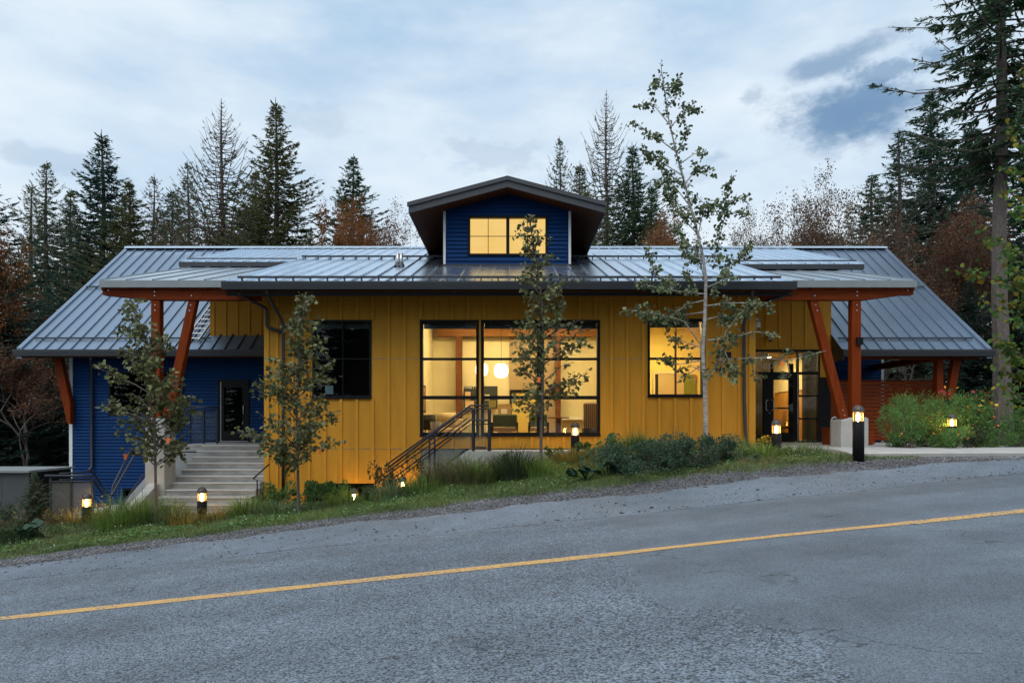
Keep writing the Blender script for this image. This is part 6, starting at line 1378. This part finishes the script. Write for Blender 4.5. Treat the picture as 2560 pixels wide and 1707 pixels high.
def stones(name, P, size, m, label, seed):
    rs = np.random.RandomState(seed); n = len(P)
    O = np.array([(1, 0, 0), (0, 1, 0), (-1, 0, 0), (0, -1, 0), (0, 0, .8), (0, 0, -.8)]); F = np.array([(0, 1, 4), (1, 2, 4), (2, 3, 4), (3, 0, 4), (1, 0, 5), (2, 1, 5), (3, 2, 5), (0, 3, 5)])
    a = rs.rand(n) * 6.283; c, s = np.cos(a), np.sin(a); j = rs.uniform(.6, 1.4, (n, 6, 3)); V = O[None] * j * size[:, None, None] * np.array([[[1, 1, .6]]])
    R = np.stack([V[..., 0] * c[:, None] - V[..., 1] * s[:, None], V[..., 0] * s[:, None] + V[..., 1] * c[:, None], V[..., 2]], -1) + P[:, None, :]
    me = np_mesh(name, R.reshape(-1, 3), (F[None] + (np.arange(n) * 6)[:, None, None]).reshape(-1, 3)); o = obj(name, me, m); tag(o, label, 'gravel', kind='stuff')
rs = np.random.RandomState(71)
M_GRAV = mat('gravel_stone', (.165, .172, .185), .85, color2=(.10, .098, .10), vscale=3, island=.7)
n = 26000; x = rs.uniform(-14, 9.5, n); y = 12.42 + rs.normal(0, .24, n) + .1 * np.array([wob(v, .4) for v in x]) - np.where(x < -6, .15, 0) + np.where((x > 4), .10, 0)
P = np.stack([x, y, np.array([ground(a, b) for a, b in zip(x, y)]) - .012], 1); stones('gravel', P, rs.uniform(.007, .022, n), M_GRAV, 'grey crushed gravel between the shoulder and the grass', 72)
n = 2600; x = rs.uniform(-15, 12, n); y = np.where(rs.rand(n) < .5, 10.62 + np.abs(rs.normal(0, .12, n)), rs.uniform(10.6, 12.2, n)); P = np.stack([x, y, np.array([ground(a, b) for a, b in zip(x, y)]) - .006], 1)
M_GRAVD = mat('dark_grit', (.055, .055, .06), .85, island=.6)
stones('shoulder_grit', P, rs.exponential(.006, n) + .004, M_GRAVD, 'dark grit scattered on the shoulder', 73)
M_GSHEET = asphalt('gravel_bed', (.12, .126, .138), (.085, .088, .095), .6, 45, .8)
sheet('gravel_bed', _rx, [11.9, 12.3, 12.7, 12.95], -.02, M_GSHEET, lambda x, y, j: y + .08 * wob(x, 2.2))

# low broad weeds and clover matted into the grass
def weeds(name, n, xr, yr, ls, m, label, seed, zoff=0.0):
    rs = np.random.RandomState(seed); x = rs.uniform(*xr, n); y = rs.uniform(*yr, n)
    dens = np.sin(x * 2.3 + np.sin(y * 5)) + np.sin(x * 5.9 + 2) * .6 + rs.normal(0, .5, n); keep = (dens > .1) & (y > 12.78 + .16 * np.array([wob(v, 2.2) for v in x])) & ~((x > XR - .1) & (y > 14.72)) & ~((x > 6.45) & (y > 13.2)) & ~((x > -8.6) & (x < XL) & (y > 14.72)); x, y = x[keep], y[keep]; n = len(x)
    P = np.stack([x, y, np.array([ground(a, b) for a, b in zip(x, y)]) + zoff + rs.uniform(0, .09, n)], 1); D = unit(rs.normal(0, 1, (n, 3)) * np.array([[1, 1, .45]]) + np.array([[0, 0, .25]])); S = unit(np.cross(D, rs.normal(0, .3, (n, 3)) + np.array([[0, 0, 1.0]])))
    o = obj(name, leaf_mesh(name, P, D, S, ls * rs.uniform(.5, 1.4, n), .15, .8), m); tag(o, label, 'weeds', kind='stuff')
weeds('verge_weeds', 30000, (-14, 6.4), (12.7, 15.2), .040, F_BUSH, 'small broad-leaved weeds matted into the verge grass', 81)
weeds('olive_weeds', 14000, (-14, 6.4), (12.7, 15.2), .034, F_GRASS, 'grey-green clover leaves in the verge grass', 82)
weeds('clover_blossom', 900, (-14, 6.0), (12.8, 14.8), .020, mat('white_clover', (.62, .62, .55), .8), 'scattered pale clover blossoms on the verge', 83, .06)
